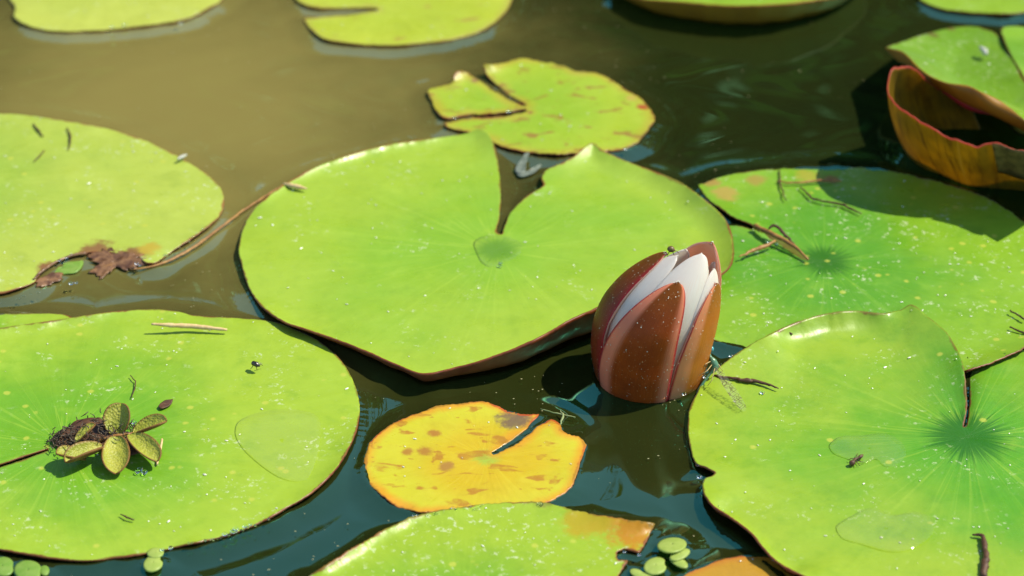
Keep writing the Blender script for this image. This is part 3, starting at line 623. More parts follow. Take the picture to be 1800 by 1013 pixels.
TR = [(-5.6, 8.6, 5.3, 1.9, LLIGHT, 'light green bank tree at the end of the tree line'), (-3.4, 8.2, 5.0, 1.9, LLIGHT, 'light yellow green bank tree, broadest of the pale ones'), (-1.6, 8.5, 4.9, 1.8, LLIGHT, 'pale bank tree between the light and the dark ones'),
      (0.2, 8.2, 4.7, 1.8, LMID, 'mid green bank tree in the middle of the tree line'), (1.9, 8.5, 4.9, 1.9, LDARK, 'dark bank tree next to the mid green one'), (3.7, 8.2, 5.0, 1.9, LDARK, 'dark bank tree between two other dark trees'), (5.5, 8.6, 5.2, 1.9, LDARK, 'dark bank tree at the far end of the line'),
      (-2.5, 10.4, 6.3, 1.8, LMID, 'mid green tree behind the pale bank trees'), (1.0, 10.4, 6.0, 1.9, LDARK, 'dark tall tree behind the mid green bank tree'), (3.2, 10.6, 6.3, 1.9, LDARK, 'tallest dark tree behind the dark bank trees'),
      (5.6, 10.8, 6.6, 2.0, LDARK, 'broad dark tree behind the end of the dark bank trees'), (-0.8, 10.8, 6.0, 1.9, LMID, 'mid green tree behind the gap between pale and mid green trees'), (2.1, 12.5, 6.6, 2.0, LDARK, 'dark tree at the very back of the dark group')]
for k, (x, y, h, w, m, lb) in enumerate(TR): tree(x, y, h, w, m, lb, 40 + k)
# ------------------------------------------------------------------ small things lying on the pads and the water
BROWN = simple('dead_brown', (0.10, 0.045, 0.018), (0.05, 0.022, 0.010), 500, 0.55, 0.4)
GOLD = simple('dry_stem_gold', (0.34, 0.17, 0.04), (0.20, 0.085, 0.02), 300, 0.5, 0.4)
STRAW = simple('straw_pale', (0.62, 0.46, 0.22), (0.48, 0.33, 0.14), 400, 0.5, 0.4)
BLACK = simple('insect_black', (0.015, 0.013, 0.010), (0.03, 0.025, 0.015), 900, 0.3, 0.6)
PALE = simple('pale_scrap', (0.62, 0.62, 0.52), (0.48, 0.50, 0.42), 300, 0.45, 0.5, 0.3)

def line(name, pts, radii, mat, label, cat, z=.0042, n=7, wob=0.0006, seed=0, group=None, flat=1.0, parent=None):
    P = np.array([tuple(at(p[0], p[1], p[2] if len(p) > 2 else z)) for p in pts])
    m = max(10, len(pts) * 6); Q = cr(P, m)
    for i in range(m):
        Q[i, 0] += wob * mnoise.noise(Vector((i * 0.37, seed, 1))); Q[i, 1] += wob * mnoise.noise(Vector((i * 0.37, seed, 5))); Q[i, 2] += 0.4 * wob * abs(mnoise.noise(Vector((i * 0.3, seed, 9))))
    rr = np.interp(np.linspace(0, 1, m), np.linspace(0, 1, len(radii)), radii) * (1 + 0.35 * np.array([mnoise.noise(Vector((i * 0.6, seed, 3))) for i in range(m)]))
    o = tube(name, Q, rr, mat, parent, n, flat)
    if not parent: recentre(o); tag(o, label, cat, group)
    return o
def scrap(name, outl, mat, label, cat, z=.0042, crump=0.0008, seed=0, thick=.0005, parent=None, rings=7, dome=0.0, jag=0.0):
    O = cr([(p[0], p[1], p[2] if len(p) > 2 else z) for p in outl], max(24, len(outl) * 6), closed=True)
    rim = np.array([tuple(at(*p)) for p in O]); c = rim.mean(0); rows = []
    if jag: rim[:, :2] += (rim[:, :2] - c[:2]) * np.array([jag * (mnoise.noise(Vector((p[0] * 420, p[1] * 420, seed))) + 0.6 * mnoise.noise(Vector((p[0] * 1100, p[1] * 1100, seed)))) for p in rim])[:, None]
    for t in np.linspace(1, 0.02, rings):
        p = c + (rim - c) * t
        p[:, 2] += [crump * abs(mnoise.noise(Vector((x * 160, y * 160, seed)))) for x, y in p[:, :2]]
        p[:, 2] += dome * (1 - t * t)
        rows.append(p)
    o = grid_mesh(name, np.array(rows), mat, closed=True)
    if sum(p.normal.z for p in o.data.polygons) < 0: o.data.flip_normals()
    if thick: solid(o, thick, -1.0)
    recentre(o)
    if parent: o.parent = parent; o.location = o.location - parent.location
    else: tag(o, label, cat)
    return o

# --- floating fern on the spotted pad
def fern():
    root = empty('floating_fern', at(190, 785, .003))
    def leafm():
        g = NT('fern_leaf'); oc = g.coord(); u = g.attr('across'); v = g.attr('along')
        hair = g.vor(oc, 900); nz = g.noise(oc, 160, 3)
        col = g.mix(g.ramp(nz, 0.35, 0.7), (0.42, 0.42, 0.05), (0.30, 0.34, 0.03))
        col = g.mix(g.ramp(hair, 0.1, 0.45, 0.45, 0), col, (0.45, 0.46, 0.14))
        au = g.math('ABSOLUTE', u); col = g.mix(g.ramp(au, 0.82, 1.0, 0, 0.8), col, (0.22, 0.10, 0.02))
        g.set(g.p.inputs['Base Color'], col); g.p.inputs['Roughness'].default_value = 0.5; g.bump(hair, 0.8, 0.0005); g.translucent(col, 0.25); return g.m
    lm = leafm()
    und = simple('fern_leaf_underside', (0.17, 0.075, 0.02), (0.23, 0.12, 0.03), 200, 0.6, 0.3, 0.2)
    def leaf(bx, by, bz, tx, ty, tz, w, fold, notch=0.0, cup=0.0):
        b = np.array(at(bx, by, bz)); t = np.array(at(tx, ty, tz)); ax = t - b; L = np.linalg.norm(ax); ax /= L
        side = np.cross(ax, (0, 0, 1)); side /= np.linalg.norm(side); up = np.cross(side, ax)
        nv, nu = 18, 15; P = np.zeros((nv, nu, 3)); U = np.zeros((nv, nu)); W = np.zeros((nv, nu))
        for i in range(nv):
            v = (1 - math.cos(math.pi * i / (nv - 1))) / 2; wd = w / PXB * 0.5 * (math.sqrt(max(0, 1 - (2 * v ** 0.9 - 1) ** 2)) * (0.72 + 0.36 * v) + 0.02)
            for j in range(nu):
                u = -1 + 2 * j / (nu - 1)
                ext = L * (v - 0.0) + notch * L * (abs(u) - 0.5) * v ** 3
                a = fold * abs(u)
                P[i, j] = b + ax * ext + side * (u * wd * math.cos(a * 0.8)) + up * (abs(u) ** 1.3 * wd * math.sin(a) + cup * math.sin(v * math.pi))
                U[i, j] = u; W[i, j] = v
        o = grid_mesh('leaf', P, [lm, und], root, attrs={'across': U, 'along': W})
        if sum(p.normal.dot(Vector(up)) for p in o.data.polygons) < 0: o.data.flip_normals()
        solid(o, .0006, -1, 1)
    leaf(203,766,.006, 212,715,.016, 54, .5, .25)
    leaf(234,762,.007, 290,741,.013, 46, .6, .1)
    leaf(229,764,.009, 276,810,.008, 46, .6, 0)
    leaf(204,768,.010, 204,832,.006, 54, .55, 0, -.001)
    leaf(182,786,.0085, 116,812,.010, 46, .85, 0)
    leaf(133,778,.008, 166,746,.014, 24, .7, 0)
    leaf(150,806,.005, 100,797,.011, 42, .5, 0)
    # root mat: a tangle of short dark fibres on a low mound
    r = np.random.default_rng(3); V, F = [], []
    for k in range(330):
        f = r.uniform(0, 1); x = 92 + f * 150 + r.normal(0, 5); y = 774 - 20 * math.sin(f * 2.4) + r.normal(0, 6 + 7 * math.sin(f * 3.1)); z = .0045 + abs(r.normal(0, .003)) * (0.5 + math.sin(f * 3.1))
        c = np.array(at(x, y, z)); d = r.normal(0, 1, 3) * np.array([1, 1, .5]); d /= np.linalg.norm(d); e = r.normal(0, .4, 3); L = r.uniform(.0015, .0045)
        p = [c - d * L / 2, c + e * L * .3, c + d * L / 2]; p = [np.array([q[0], q[1], max(q[2], .0040)]) for q in p]
        v, fc = tube_geo(p, [.00022, .0003, .00012], 4); b = len(V); V += v; F += [tuple(i + b for i in q) for q in fc]
    m = mesh_obj('root_mat', V, F, simple('fern_roots', (0.03, 0.02, 0.010), (0.075, 0.045, 0.02), 500, 0.5, 0.5), root); m['kind'] = 'stuff'
    scrap('dead_leaf', [(90,772,.004),(115,755,.005),(150,740,.007),(172,735,.008),(190,748,.007),(215,768,.006),(235,775,.005),(255,790,.0045),(235,800,.0042),(190,790,.0045),(150,790,.0045),(110,800,.0042),(100,785,.0042)], BROWN, None, None, crump=.003, parent=root)
    tube('stem', [at(165,778,.0065), at(203,766,.007), at(236,762,.0075)], [.0007, .0008, .0006], GOLD, root, 7)
    tag(root, 'floating fern with folded hairy olive leaves and dark roots on the spotted pad', 'floating fern')
fern()
line('straw', [(276,817,.004),(281,795,.0055),(285,772,.0075)], [.0004,.0006,.0005], STRAW, 'short pale straw leaning against the floating fern', 'straw', wob=.0001)

# --- little floating plants on the water
FLG = simple('floating_plant_leaf', (0.40, 0.50, 0.11), (0.33, 0.44, 0.08), 220, 0.42, 0.4, 0.3)
FLG2 = simple('floating_plant_leaf_deep', (0.17, 0.33, 0.04), (0.24, 0.38, 0.07), 220, 0.4, 0.4, 0.3)
def ell(cx, cy, rx, ry, rot=0, z=.003, bite=0.0, tilt=0.0):
    out = []
    for k in range(12):
        a = k / 12 * 2 * math.pi; rr = 1 - bite * max(0, math.cos(a)) ** 8
        x, y = rx * rr * math.cos(a), ry * rr * math.sin(a); c, s_ = math.cos(R_(rot)), math.sin(R_(rot))
        out.append((cx + x * c - y * s_, cy + x * s_ + y * c, z + tilt * math.sin(a)))
    return out
def floater(label, leaves, base, mat):
    root = empty('floating_plant', at(base[0], base[1], 0))
    for k, e in enumerate(leaves): scrap('leaf', e, mat, None, None, crump=.0002, seed=k, parent=root, dome=.0006, thick=.0006)
    for k in range(3): tube('root', [at(base[0] + 4 * k - 4, base[1], .002), at(base[0] + 6 * k - 6, base[1] + 4, -.008)], [.0003, .0002], BROWN, root, 5)
    tag(root, label, 'floating plant')
    for e in leaves: CONTOURS.extend(tuple(at(p[0], p[1]))[:2] for p in e)
floater('tiny three leaved floating plant beside the torn orange tip', [ell(1181,958,26,13,-4,.004,0,.002), ell(1153,995,22,15,-12,.003,.3), ell(1195,975,19,9,-22,.004), ell(1193,988,18,8,28,.003), ell(1120,1008,14,7,20,.002), ell(1133,1014,16,8,5,.002)], (1172, 982), FLG)
floater('single pale floating plant under the rim of the fern pad', [ell(270,990,19,14,-25,.003,.3), ell(273,972,15,9,-5,.0035)], (271, 980), FLG)
floater('green rounded floating plants in a pair below the fern pad', [ell(50,1003,26,18,5,.003,.2), ell(5,996,22,17,0,.003,.2), ell(78,1003,9,9,0,.002)], (36, 1000), FLG2)

# --- needles, seeds, twigs, debris
line('pine_needle', [(266,570,.008),(300,572,.007),(340,574,.0058),(399,580,.0052)], [.0005,.0011,.0012,.0011,.0006], STRAW, 'dry pale pine needle lying on the spotted pad', 'pine needle', wob=.0002)
line('seed_husk', [(498,323,.006),(515,327,.006),(540,332,.006)], [.0004,.0013,.0013,.0003], STRAW, 'small tan seed husk on the edge of the large clean pad', 'seed husk', wob=.0001)
line('seed_husk', [(312,280,.0055),(320,276,.0055),(328,272,.0055)], [.0005,.0011,.0004], PALE, 'tiny white husk on the edge of the pale rotted pad', 'seed husk', wob=.0001)
line('twig', [(1326,397,.005),(1358,412,.0065),(1395,432,.006),(1420,456,.004)], [.0012,.0013,.001,.0005], GOLD, 'golden brown dry stem along the slit of the weathered pad', 'twig', seed=2)
line('twig', [(1352,402,.008),(1362,396,.009),(1380,413,.007),(1402,436,.005)], [.0006,.0009,.0007,.0003], BROWN, 'thin bent twig over the golden stem', 'twig', seed=3)
line('twig', [(1300,452,.0042),(1325,440,.0045),(1348,432,.005),(1362,424,.006)], [.0003,.0009,.0012,.0006], GOLD, 'short wet twig pointing from slit to bud on the weathered pad', 'twig', seed=4)
line('root_thread', [(1370,299,.003),(1372,325,.0032),(1381,352,.0032)], [.0003,.0005,.0003], BROWN, 'short dark root thread at the back edge of the weathered pad', 'root', seed=5)
line('root_thread', [(1408,328,.003),(1425,347,.003),(1450,355,.0032),(1480,360,.0032),(1514,377,.003)], [.0003,.0006,.0005,.0007,.0003], BROWN, 'long wavy dark root thread on the weathered pad', 'root', seed=6, wob=.0016)
line('root_thread', [(1365,320,.003),(1400,322,.003),(1440,318,.003),(1478,318,.003)], [.0004,.0006,.0007,.0004], GOLD, 'golden torn strip along the browned back edge of the weathered pad', 'root', seed=16, wob=.0012)
line('twig', [(1256,660,.005),(1275,664,.0055),(1302,668,.0055),(1335,672,.0055),(1370,684,.005)], [.0005,.0006,.0011,.0007,.0003], BROWN, 'dark crooked twig beside the damselfly', 'twig', seed=7, wob=.0012)
line('twig', [(1375,580,.0075),(1393,588,.007)], [.0003,.0007,.0003], BROWN, 'tiny brown splinter by the white rim of the star pad', 'twig', seed=8)
line('twig', [(1710,940,.0045),(1726,942,.005),(1731,965,.005),(1733,985,.005),(1727,1016,.0045)], [.0004,.0013,.0012,.0018,.0013], BROWN, 'crooked brown plant debris on the star pad below its star', 'debris', seed=9, wob=.0012)
line('twig', [(212,904,.0042),(222,909,.0045),(235,914,.0042)], [.0002,.0004,.0003], BROWN, 'tiny three pointed twig on the spotted pad', 'twig', seed=10)
line('twig', [(1776,546,.0035),(1802,562,.004)], [.0004,.0005], BROWN, 'short dark twig near the outer rim of the weathered pad', 'twig', seed=11)
line('twig', [(1775,575,.0035),(1802,587,.004)], [.0004,.0005], BROWN, 'second dark twig at the outer rim of the weathered pad, near the short one', 'twig', seed=31)
line('root_thread', [(58,217,.004),(66,228,.0042),(76,240,.004)], [.0003,.0006,.0003], BROWN, 'dark scratchy root thread at the back rim of the pale rotted pad', 'root', seed=32)
line('root_thread', [(118,224,.004),(124,242,.0042),(120,264,.004)], [.0003,.0006,.0002], BROWN, 'upright dark root thread beside another on the pale rotted pad', 'root', seed=33)
line('root_thread', [(60,284,.004),(68,276,.0042),(78,265,.004)], [.0002,.0004,.0003], BROWN, 'tiny slanting root thread in the middle of the pale rotted pad', 'root', seed=34)
line('root_thread', [(229,660,.0042),(238,672,.0042),(236,686,.0042),(231,699,.0042)], [.0002,.0003,.0002], BROWN, 'hair thin root thread on the spotted pad beyond the fern', 'root', seed=35)
line('reed_strand', [(228,474,.0016),(262,470,.0016),(300,458,.0016),(345,432,.0016),(395,395,.0016),(440,362,.0016),(498,326,.0016)], [.0004,.0008,.0008,.0007,.0006,.0004], GOLD, 'long thin tan strand floating between two pads', 'plant strand', seed=12, wob=.0008)
line('plant_fibre', [(950,719,.002),(975,726,.003),(1012,734,.002)], [.0002,.0003,.0002], simple('green_fibre', (0.16, 0.22, 0.07), (0.25, 0.28, 0.12), 300), 'pale green fibre crossing the water beside the yellow pad', 'fibre', seed=13)
line('plant_fibre', [(984,747,.002),(990,732,.003),(985,722,.003)], [.0003,.0006,.0002], bpy.data.materials['green_fibre'], 'short upright fibre lying across the pale green one', 'fibre', seed=14)
scrap('leaf_scrap', [(278,715,.0042),(288,705,.0046),(304,702,.0046),(300,711,.0042),(284,719,.0042)], BROWN, 'dark brown leaf scrap on the spotted pad behind the fern', 'leaf scrap')
PALE2 = simple('withered_petal', (0.30, 0.34, 0.26), (0.16, 0.20, 0.15), 300, 0.4, 0.5, 0.4)
scrap('petal_scrap', [(905,300,.0015),(912,285,.003),(926,268,.004),(931,268,.004),(925,285,.003),(922,302,.002),(912,306,.0015)], PALE2, 'pale withered petal floating in the notch of the large pad', 'petal')
scrap('petal_scrap', [(908,306,.0014),(930,300,.002),(950,288,.0025),(952,292,.002),(936,305,.0015),(915,311,.0012)], PALE2, 'second thin withered petal in the notch lying across the first', 'petal')
# rotted brown pieces hanging from the hole in the pale pad
ROT = simple('rotted_leaf', (0.27, 0.14, 0.06), (0.09, 0.04, 0.018), 240, 0.3, 0.5, 0.15)
scrap('rotten_patch', [(152,447,.002),(175,440,.003),(200,441,.003),(225,444,.003),(247,452,.003),(262,461,.002),(240,470,.0012),(222,476,.0008),(205,470,.001),(192,480,.0008),(168,488,.0006),(158,478,.0008),(172,466,.0012)], ROT, None, None, crump=.0014, seed=2, parent=D, rings=10, jag=.45)
scrap('rotten_patch', [(60,496,.002),(78,486,.0022),(100,480,.0022),(112,484,.0015),(104,493,.0012),(82,502,.001),(64,506,.001)], ROT, None, None, crump=.0012, seed=4, parent=D, jag=.4)
line('rotten_strip', [(58,492,.003),(78,474,.0035),(104,458,.0035),(132,448,.0035),(152,445,.003)], [.0006,.0008,.0007,.0009], ROT, None, None, seed=15, parent=D)
scrap('leaf_scrap', [(66,486,.0008),(85,468,.0009),(110,458,.0009),(142,456,.0009),(147,462,.0009),(136,478,.0008),(110,482,.0008),(82,487,.0008)], FLG2, 'green leaf scrap seen through the rotted hole of the pale pad', 'leaf scrap', thick=.0004)

# --- insects
def insect(name, label, pts, radii, mat, legs=(), wing=None, cat='insect'):
    P = [at(*p) for p in pts]; root = empty(name, P[len(P) // 2])
    Q = cr(np.array([tuple(p) for p in P]), 22); rr = np.interp(np.linspace(0, 1, 22), np.linspace(0, 1, len(radii)), radii)
    tube('body', Q, rr, mat, root, 10)
    for l in legs: tube('leg', [at(*p) for p in l], [.00022, .00018, .0001][:len(l)] if len(l) <= 3 else .00018, mat, root, 5)
    for w in (wing or []):
        scrap('wing', w, WINGM, None, None, crump=0, parent=root, thick=0)
    tag(root, label, cat); return root
def wingmat():
    g = NT('insect_wing'); oc = g.coord(); v = g.n.new('ShaderNodeTexVoronoi'); v.feature = 'DISTANCE_TO_EDGE'; g.l.new(oc, v.inputs['Vector']); v.inputs['Scale'].default_value = 420
    cell = g.ramp(v.outputs['Distance'], 0.03, 0.10, 1, 0)
    g.set(g.p.inputs['Base Color'], g.mix(cell, (0.5, 0.5, 0.4), (0.09, 0.06, 0.02))); g.p.inputs['Roughness'].default_value = 0.25
    tr = g.n.new('ShaderNodeBsdfTransparent'); mx = g.n.new('ShaderNodeMixShader'); g.set(mx.inputs[0], g.ramp(cell, 0, 1, 0.08, 0.55))
    g.l.new(tr.outputs[0], mx.inputs[1]); g.l.new(g.p.outputs[0], mx.inputs[2]); g.l.new(mx.outputs[0], g.out.inputs[0]); return g.m
WINGM = wingmat()
insect('fly', 'small black fly resting on the spotted pad near the large pad', [(443,638,.0065),(449,640,.007),(457,644,.0065)], [.0005,.0012,.0011,.0013,.0009,.0003], BLACK,
       [[(446,641,.006),(443,646,.006),(440,649,.0042)],[(450,642,.006),(451,647,.006),(452,651,.0042)],[(455,641,.006),(459,640,.006),(462,644,.0042)]], [[(450,639,.0078),(456,636,.008),(462,640,.0075),(456,642,.0075)]])
insect('beetle', 'pale white bug on the scurfy sloping pad', [(1722,82,.012),(1728,87,.012),(1735,96,.0115)], [.0006,.0012,.0017,.0016,.0006], PALE,
       [[(1726,87,.0115),(1721,90,.0115),(1718,93,.0098)],[(1731,90,.0115),(1727,97,.0115),(1725,99,.0098)],[(1731,86,.0115),(1737,86,.0115),(1740,89,.01)]])
insect('fly', 'tiny brown fly perched on the tip of the flower bud', [(1174,438,.0655),(1179,438,.066),(1186,441,.0655)], [.0006,.0013,.0015,.0012,.0004], simple('fly_olive', (0.16, 0.10, 0.03), (0.08, 0.05, 0.015), 900, 0.4),
       [[(1178,440,.065),(1174,447,.064),(1174,453,.062)],[(1182,441,.065),(1184,447,.064),(1186,451,.062)],[(1184,440,.065),(1190,442,.0645),(1194,446,.063)]])
insect('ant', 'dead brown ant in a puddle on the star pad', [(1494,817,.0052),(1500,812,.0055),(1504,807,.0052),(1509,805,.0055),(1517,800,.0055)], [.0004,.0014,.0012,.0004,.0005,.0007,.0004,.0009,.0008,.0003], BROWN,
       [[(1504,807,.0053),(1497,806,.006),(1490,809,.0045)],[(1507,806,.0053),(1506,800,.006),(1508,797,.0045)],[(1507,808,.0053),(1513,812,.006),(1520,813,.0045)],[(1504,809,.0053),(1508,815,.006),(1512,819,.0045)]])
def damselfly():
    dm = simple('damselfly_green', (0.05, 0.16, 0.10), (0.10, 0.20, 0.09), 700, 0.3, 0.6); eye = simple('damselfly_eye', (0.05, 0.30, 0.36), (0.04, 0.20, 0.26), 500, 0.15, 0.7)
    path = [(1224,693,.0005),(1231,681,.003),(1240,668,.0055),(1249,656,.008),(1254,650,.0092),(1257,643,.011),(1253,635,.0132),(1249,628,.0148),(1246,624,.0155),(1243,621,.016),(1241,619,.0163)]
    P = [at(*p) for p in path]; root = empty('damselfly', P[0])
    Q = cr(np.array([tuple(p) for p in P]), 60); rr = np.interp(np.linspace(0, 1, 60), [0, .1, .3, .5, .56, .66, .78, .84, .87, .93, 1.0], [.0006, .0007, .0006, .0007, .0013, .0019, .0017, .0010, .0006, .0012, .0006])
    tube('body', Q, rr, dm, root, 12)
    for dx, dy in ((-6, 1), (7, -5)):
        c = at(1243 + dx, 619 + dy, .0163); V, F = [], []
        bm = bmesh.new(); bmesh.ops.create_icosphere(bm, subdivisions=2, radius=.00135); 
        for v in bm.verts: v.co = Vector((v.co.x, v.co.y, v.co.z * 1.2)) + c
        me = bpy.data.meshes.new('eye'); bm.to_mesh(me); bm.free(); me.materials.append(eye); me.polygons.foreach_set('use_smooth', [True] * len(me.polygons))
        e = bpy.data.objects.new('eye', me); COL.objects.link(e); e.parent = root; e.matrix_parent_inverse = Matrix.Translation(-Vector(root.location))
    for w in ([(1258,644,.0125),(1267,650,.0122),(1282,668,.0105),(1300,693,.008),(1312,716,.006),(1309,724,.005),(1299,718,.0055),(1284,698,.0078),(1268,672,.0105),(1259,652,.012)],
              [(1257,645,.0128),(1265,652,.0128),(1280,672,.0112),(1296,697,.0088),(1307,716,.0068),(1303,721,.006),(1292,710,.0068),(1278,690,.0088),(1264,666,.011),(1257,651,.0125)]):
        scrap('wing', w, WINGM, None, None, crump=0, parent=root, thick=0)
    straw = STRAW
    for l in ([(1252,634,.013),(1240,640,.015),(1238,647,.0125),(1220,641,.0125)], [(1254,638,.012),(1243,652,.013),(1229,660,.0105)], [(1257,644,.011),(1252,668,.009),(1244,678,.005)], [(1256,636,.012),(1264,642,.012),(1270,652,.006)]):
        tube('leg', [at(*p) for p in l], .00017, straw, root, 5)
    tag(root, 'green damselfly with clear folded wings clinging to the side of the bud', 'damselfly')
damselfly()

# --- water lying on the leaves
def film():
    g = NT('clear_water_film'); tr = g.n.new('ShaderNodeBsdfTransparent'); tr.inputs[0].default_value = (1, 1, 1, 1)
    gl = g.n.new('ShaderNodeBsdfGlossy'); gl.inputs['Roughness'].default_value = 0.06; fr = g.n.new('ShaderNodeFresnel'); fr.inputs[0].default_value = 1.33
    mx = g.n.new('ShaderNodeMixShader'); g.l.new(fr.outputs[0], mx.inputs[0]); df = g.n.new('ShaderNodeBsdfDiffuse'); df.inputs[0].default_value = (0.7, 0.72, 0.6, 1); m2 = g.n.new('ShaderNodeMixShader'); m2.inputs[0].default_value = 0.025
    g.l.new(tr.outputs[0], m2.inputs[1]); g.l.new(df.outputs[0], m2.inputs[2])
    g.l.new(m2.outputs[0], mx.inputs[1]); g.l.new(gl.outputs[0], mx.inputs[2]); g.l.new(mx.outputs[0], g.out.inputs[0]); return g.m
FILM = film()
def puddle(outl, z, label, h=.0003):
    O = cr(outl, 90, closed=True); rim = np.array([tuple(at(p[0], p[1], z)) for p in O]); c = rim.mean(0); rows = []
    for t in [1, .99, .975, .955, .93, .88, .8, .65, .45, .25, .05]:
        p = c + (rim - c) * t; p[:, 2] = z + h * (1 - t ** 14) ** 0.5; rows.append(p)
    o = grid_mesh('water_puddle', np.array(rows), FILM, closed=True)
    if sum(p.normal.z for p in o.data.polygons) < 0: o.data.flip_normals()
    recentre(o); tag(o, label, 'puddle')
puddle([(832,428),(845,418),(870,415),(895,418),(915,428),(918,440),(905,455),(880,465),(862,472),(845,462),(836,445)], .0036, 'clear water pooled at the centre of the large clean pad', .0007)
puddle([(1458,782),(1475,768),(1510,766),(1555,762),(1585,778),(1592,800),(1575,818),(1555,820),(1540,808),(1515,815),(1485,805),(1465,796)], .0040, 'thin clear puddle around the dead ant')
puddle([(1470,925),(1500,905),(1530,893),(1570,905),(1610,900),(1640,915),(1638,940),(1600,965),(1560,968),(1510,955),(1480,945)], .0040, 'broad faint puddle on the star pad, larger than the one with the ant')
puddle([(420,740),(470,722),(530,722),(560,735),(562,780),(552,820),(535,845),(490,838),(440,800),(415,765)], .0035, 'wide faint puddle on the spotted pad beside the fern')

def droplets():
    g = NT('water_drop'); g.p.inputs['Base Color'].default_value = (0.9, 1, 0.95, 1); g.p.inputs['Transmission Weight'].default_value = 1.0; g.p.inputs['IOR'].default_value = 1.33; g.p.inputs['Roughness'].default_value = 0.13
    bm = bmesh.new(); r = random.Random(5)
    spots = [(197,47),(219,43),(318,41),(247,824),(242,829),(254,830),(1443,13),(430,925),(410,934),(395,939),(414,930),(440,922),(300,963),(285,966),(1170,697),(1203,693),(1098,970),(1124,975),(880,462),(878,468),(1340,690),
             (134,497),(125,498),(246,466),(240,463),(117,453),(105,458),(730,907),(765,903),(796,893),(950,886),(1230,838),(1226,818),(1240,662),(1262,645),(1285,625),(800,207),(895,195),(1101,262),(203,757),(235,742),(190,735),(172,785),(160,778),(228,790),(1350,425),(1365,428)]
    for (x, y) in spots: spots_z = .0048; c = at(x, y, .0045); rad = r.uniform(.0007, .0013); bmesh.ops.create_icosphere(bm, subdivisions=3, radius=rad, matrix=Matrix.Translation(c) @ Matrix.Diagonal((1, 1, .65, 1)))
    # beads along the wet rims of the pads
    for seg in ([(0,535),(40,522),(75,508)], [(285,455),(330,425),(360,400)], [(1262,648),(1290,628),(1330,606)], [(1520,549),(1560,551),(1585,545)], [(1695,648),(1740,637),(1800,613)], [(740,908),(790,896),(850,888)], [(330,957),(400,942),(470,912)], [(1235,845),(1240,870),(1270,900)]):
        Q = cr(seg, 26)
        for (x, y) in Q:
            if r.random() < .45:
                c = at(x + r.gauss(0, 2), y + r.gauss(0, 1.5), .0048); bmesh.ops.create_icosphere(bm, subdivisions=2, radius=r.uniform(.00025, .0006), matrix=Matrix.Translation(c))
    me = bpy.data.meshes.new('water_droplets'); bm.to_mesh(me); bm.free(); me.materials.append(g.m); me.polygons.foreach_set('use_smooth', [True] * len(me.polygons))
    o = bpy.data.objects.new('water_droplets', me); COL.objects.link(o); tag(o, 'glinting water droplets along the pad rims', 'droplets', kind='stuff')
droplets()
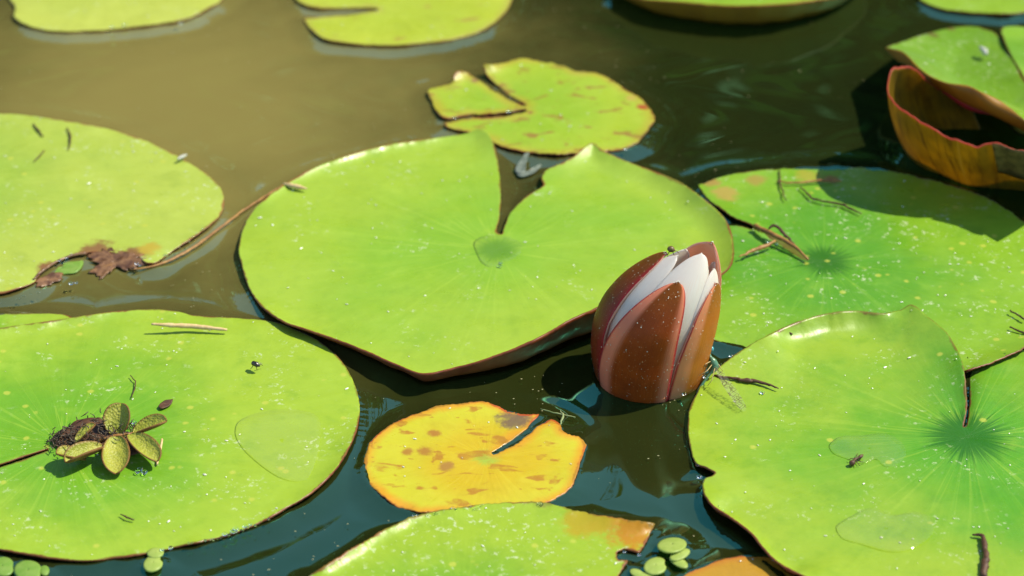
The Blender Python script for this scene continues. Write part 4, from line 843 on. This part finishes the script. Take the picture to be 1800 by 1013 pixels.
def dust():
    r = np.random.default_rng(11); deps = bpy.context.evaluated_depsgraph_get(); V, F = [], []
    tops = [o for o in COL.objects if o.name.startswith('lily_pad')]
    pads = {}
    for o in tops:
        me = o.data; n = len(me.vertices); co = np.empty(n * 3); me.vertices.foreach_get('co', co); co = co.reshape(-1, 3) + np.array(o.location)
        ar = (co[:, 0].max() - co[:, 0].min()) * (co[:, 1].max() - co[:, 1].min())
        kd = kdtree.KDTree(n)
        for i, c in enumerate(co): kd.insert((c[0], c[1], 0), i)
        kd.balance()
        ed = np.empty(n); me.attributes['edge'].data.foreach_get('value', ed)
        for k in range(int(ar * 2600)):
            x = r.uniform(co[:, 0].min(), co[:, 0].max()); y = r.uniform(co[:, 1].min(), co[:, 1].max())
            p, i, d = kd.find((x, y, 0))
            if d > .004 or ed[i] < 1.5: continue
            z = co[i, 2] + .0002; s = r.uniform(.00015, .00045) * (1.6 if r.random() < .08 else 1); a = r.uniform(0, 6.28); el = r.uniform(1, 2.6)
            b = len(V)
            for q in range(5):
                t = a + q * 1.2566; dx, dy = s * el * math.cos(t - a), s * math.sin(t - a)
                V.append((x + dx * math.cos(a) - dy * math.sin(a), y + dx * math.sin(a) + dy * math.cos(a), z + r.uniform(0, .0001)))
            V.append((x, y, z + s * .7)); F += [(b + q, b + (q + 1) % 5, b + 5) for q in range(5)]
    for o in [q for q in COL.objects if q.name.startswith('sepal')]:
        me = o.data
        for k in r.integers(0, len(me.vertices), 90):
            v = me.vertices[int(k)]
            if v.co.z < .003: continue
            p = v.co + v.normal * .00012 + Vector(r.normal(0, .0007, 3)); n_ = v.normal; p = v.co + v.normal * .0002 + (p - v.co - n_ * (p - v.co).dot(n_)); s = r.uniform(.00012, .0003); b = len(V)
            t1 = n_.orthogonal().normalized(); t2 = n_.cross(t1)
            for q in range(5): V.append(tuple(p + t1 * (s * math.cos(q * 1.2566)) + t2 * (s * math.sin(q * 1.2566))))
            V.append(tuple(p + n_ * s * .6)); F += [(b + q, b + (q + 1) % 5, b + 5) for q in range(5)]
    o = mesh_obj('dust_specks', V, F, simple('pale_dust', (0.75, 0.76, 0.62), (0.5, 0.52, 0.36), 60, 0.4, 0.6, 0, 0), smooth=False)
    tag(o, 'pale dust and pollen specks strewn over the pads', 'dust', kind='stuff')
dust()
def water_specks():
    r = np.random.default_rng(21); V, F = [], []
    for k in range(2600):
        x, y = r.uniform(0, 1800), r.uniform(0, 1013)
        if mnoise.noise(Vector((x * .006, y * .011, 2))) < r.uniform(-.1, .5): continue
        c = at(x, y, .0012); s_ = r.uniform(.00012, .00034); a = r.uniform(0, 6.28); b = len(V)
        for q in range(5): V.append((c.x + s_ * 1.5 * math.cos(a + q * 1.2566), c.y + s_ * math.sin(a + q * 1.2566), c.z))
        V.append((c.x, c.y, c.z + s_ * .5)); F.extend((b + q, b + (q + 1) % 5, b + 5) for q in range(5))
    o = mesh_obj('pollen_specks', V, F, simple('pollen', (0.40, 0.36, 0.18), (0.25, 0.25, 0.12), 60, 0.6, 0.3, 0, 0), smooth=False)
    tag(o, 'fine pollen specks afloat on the open water', 'pollen', kind='stuff')
water_specks()
build_water()
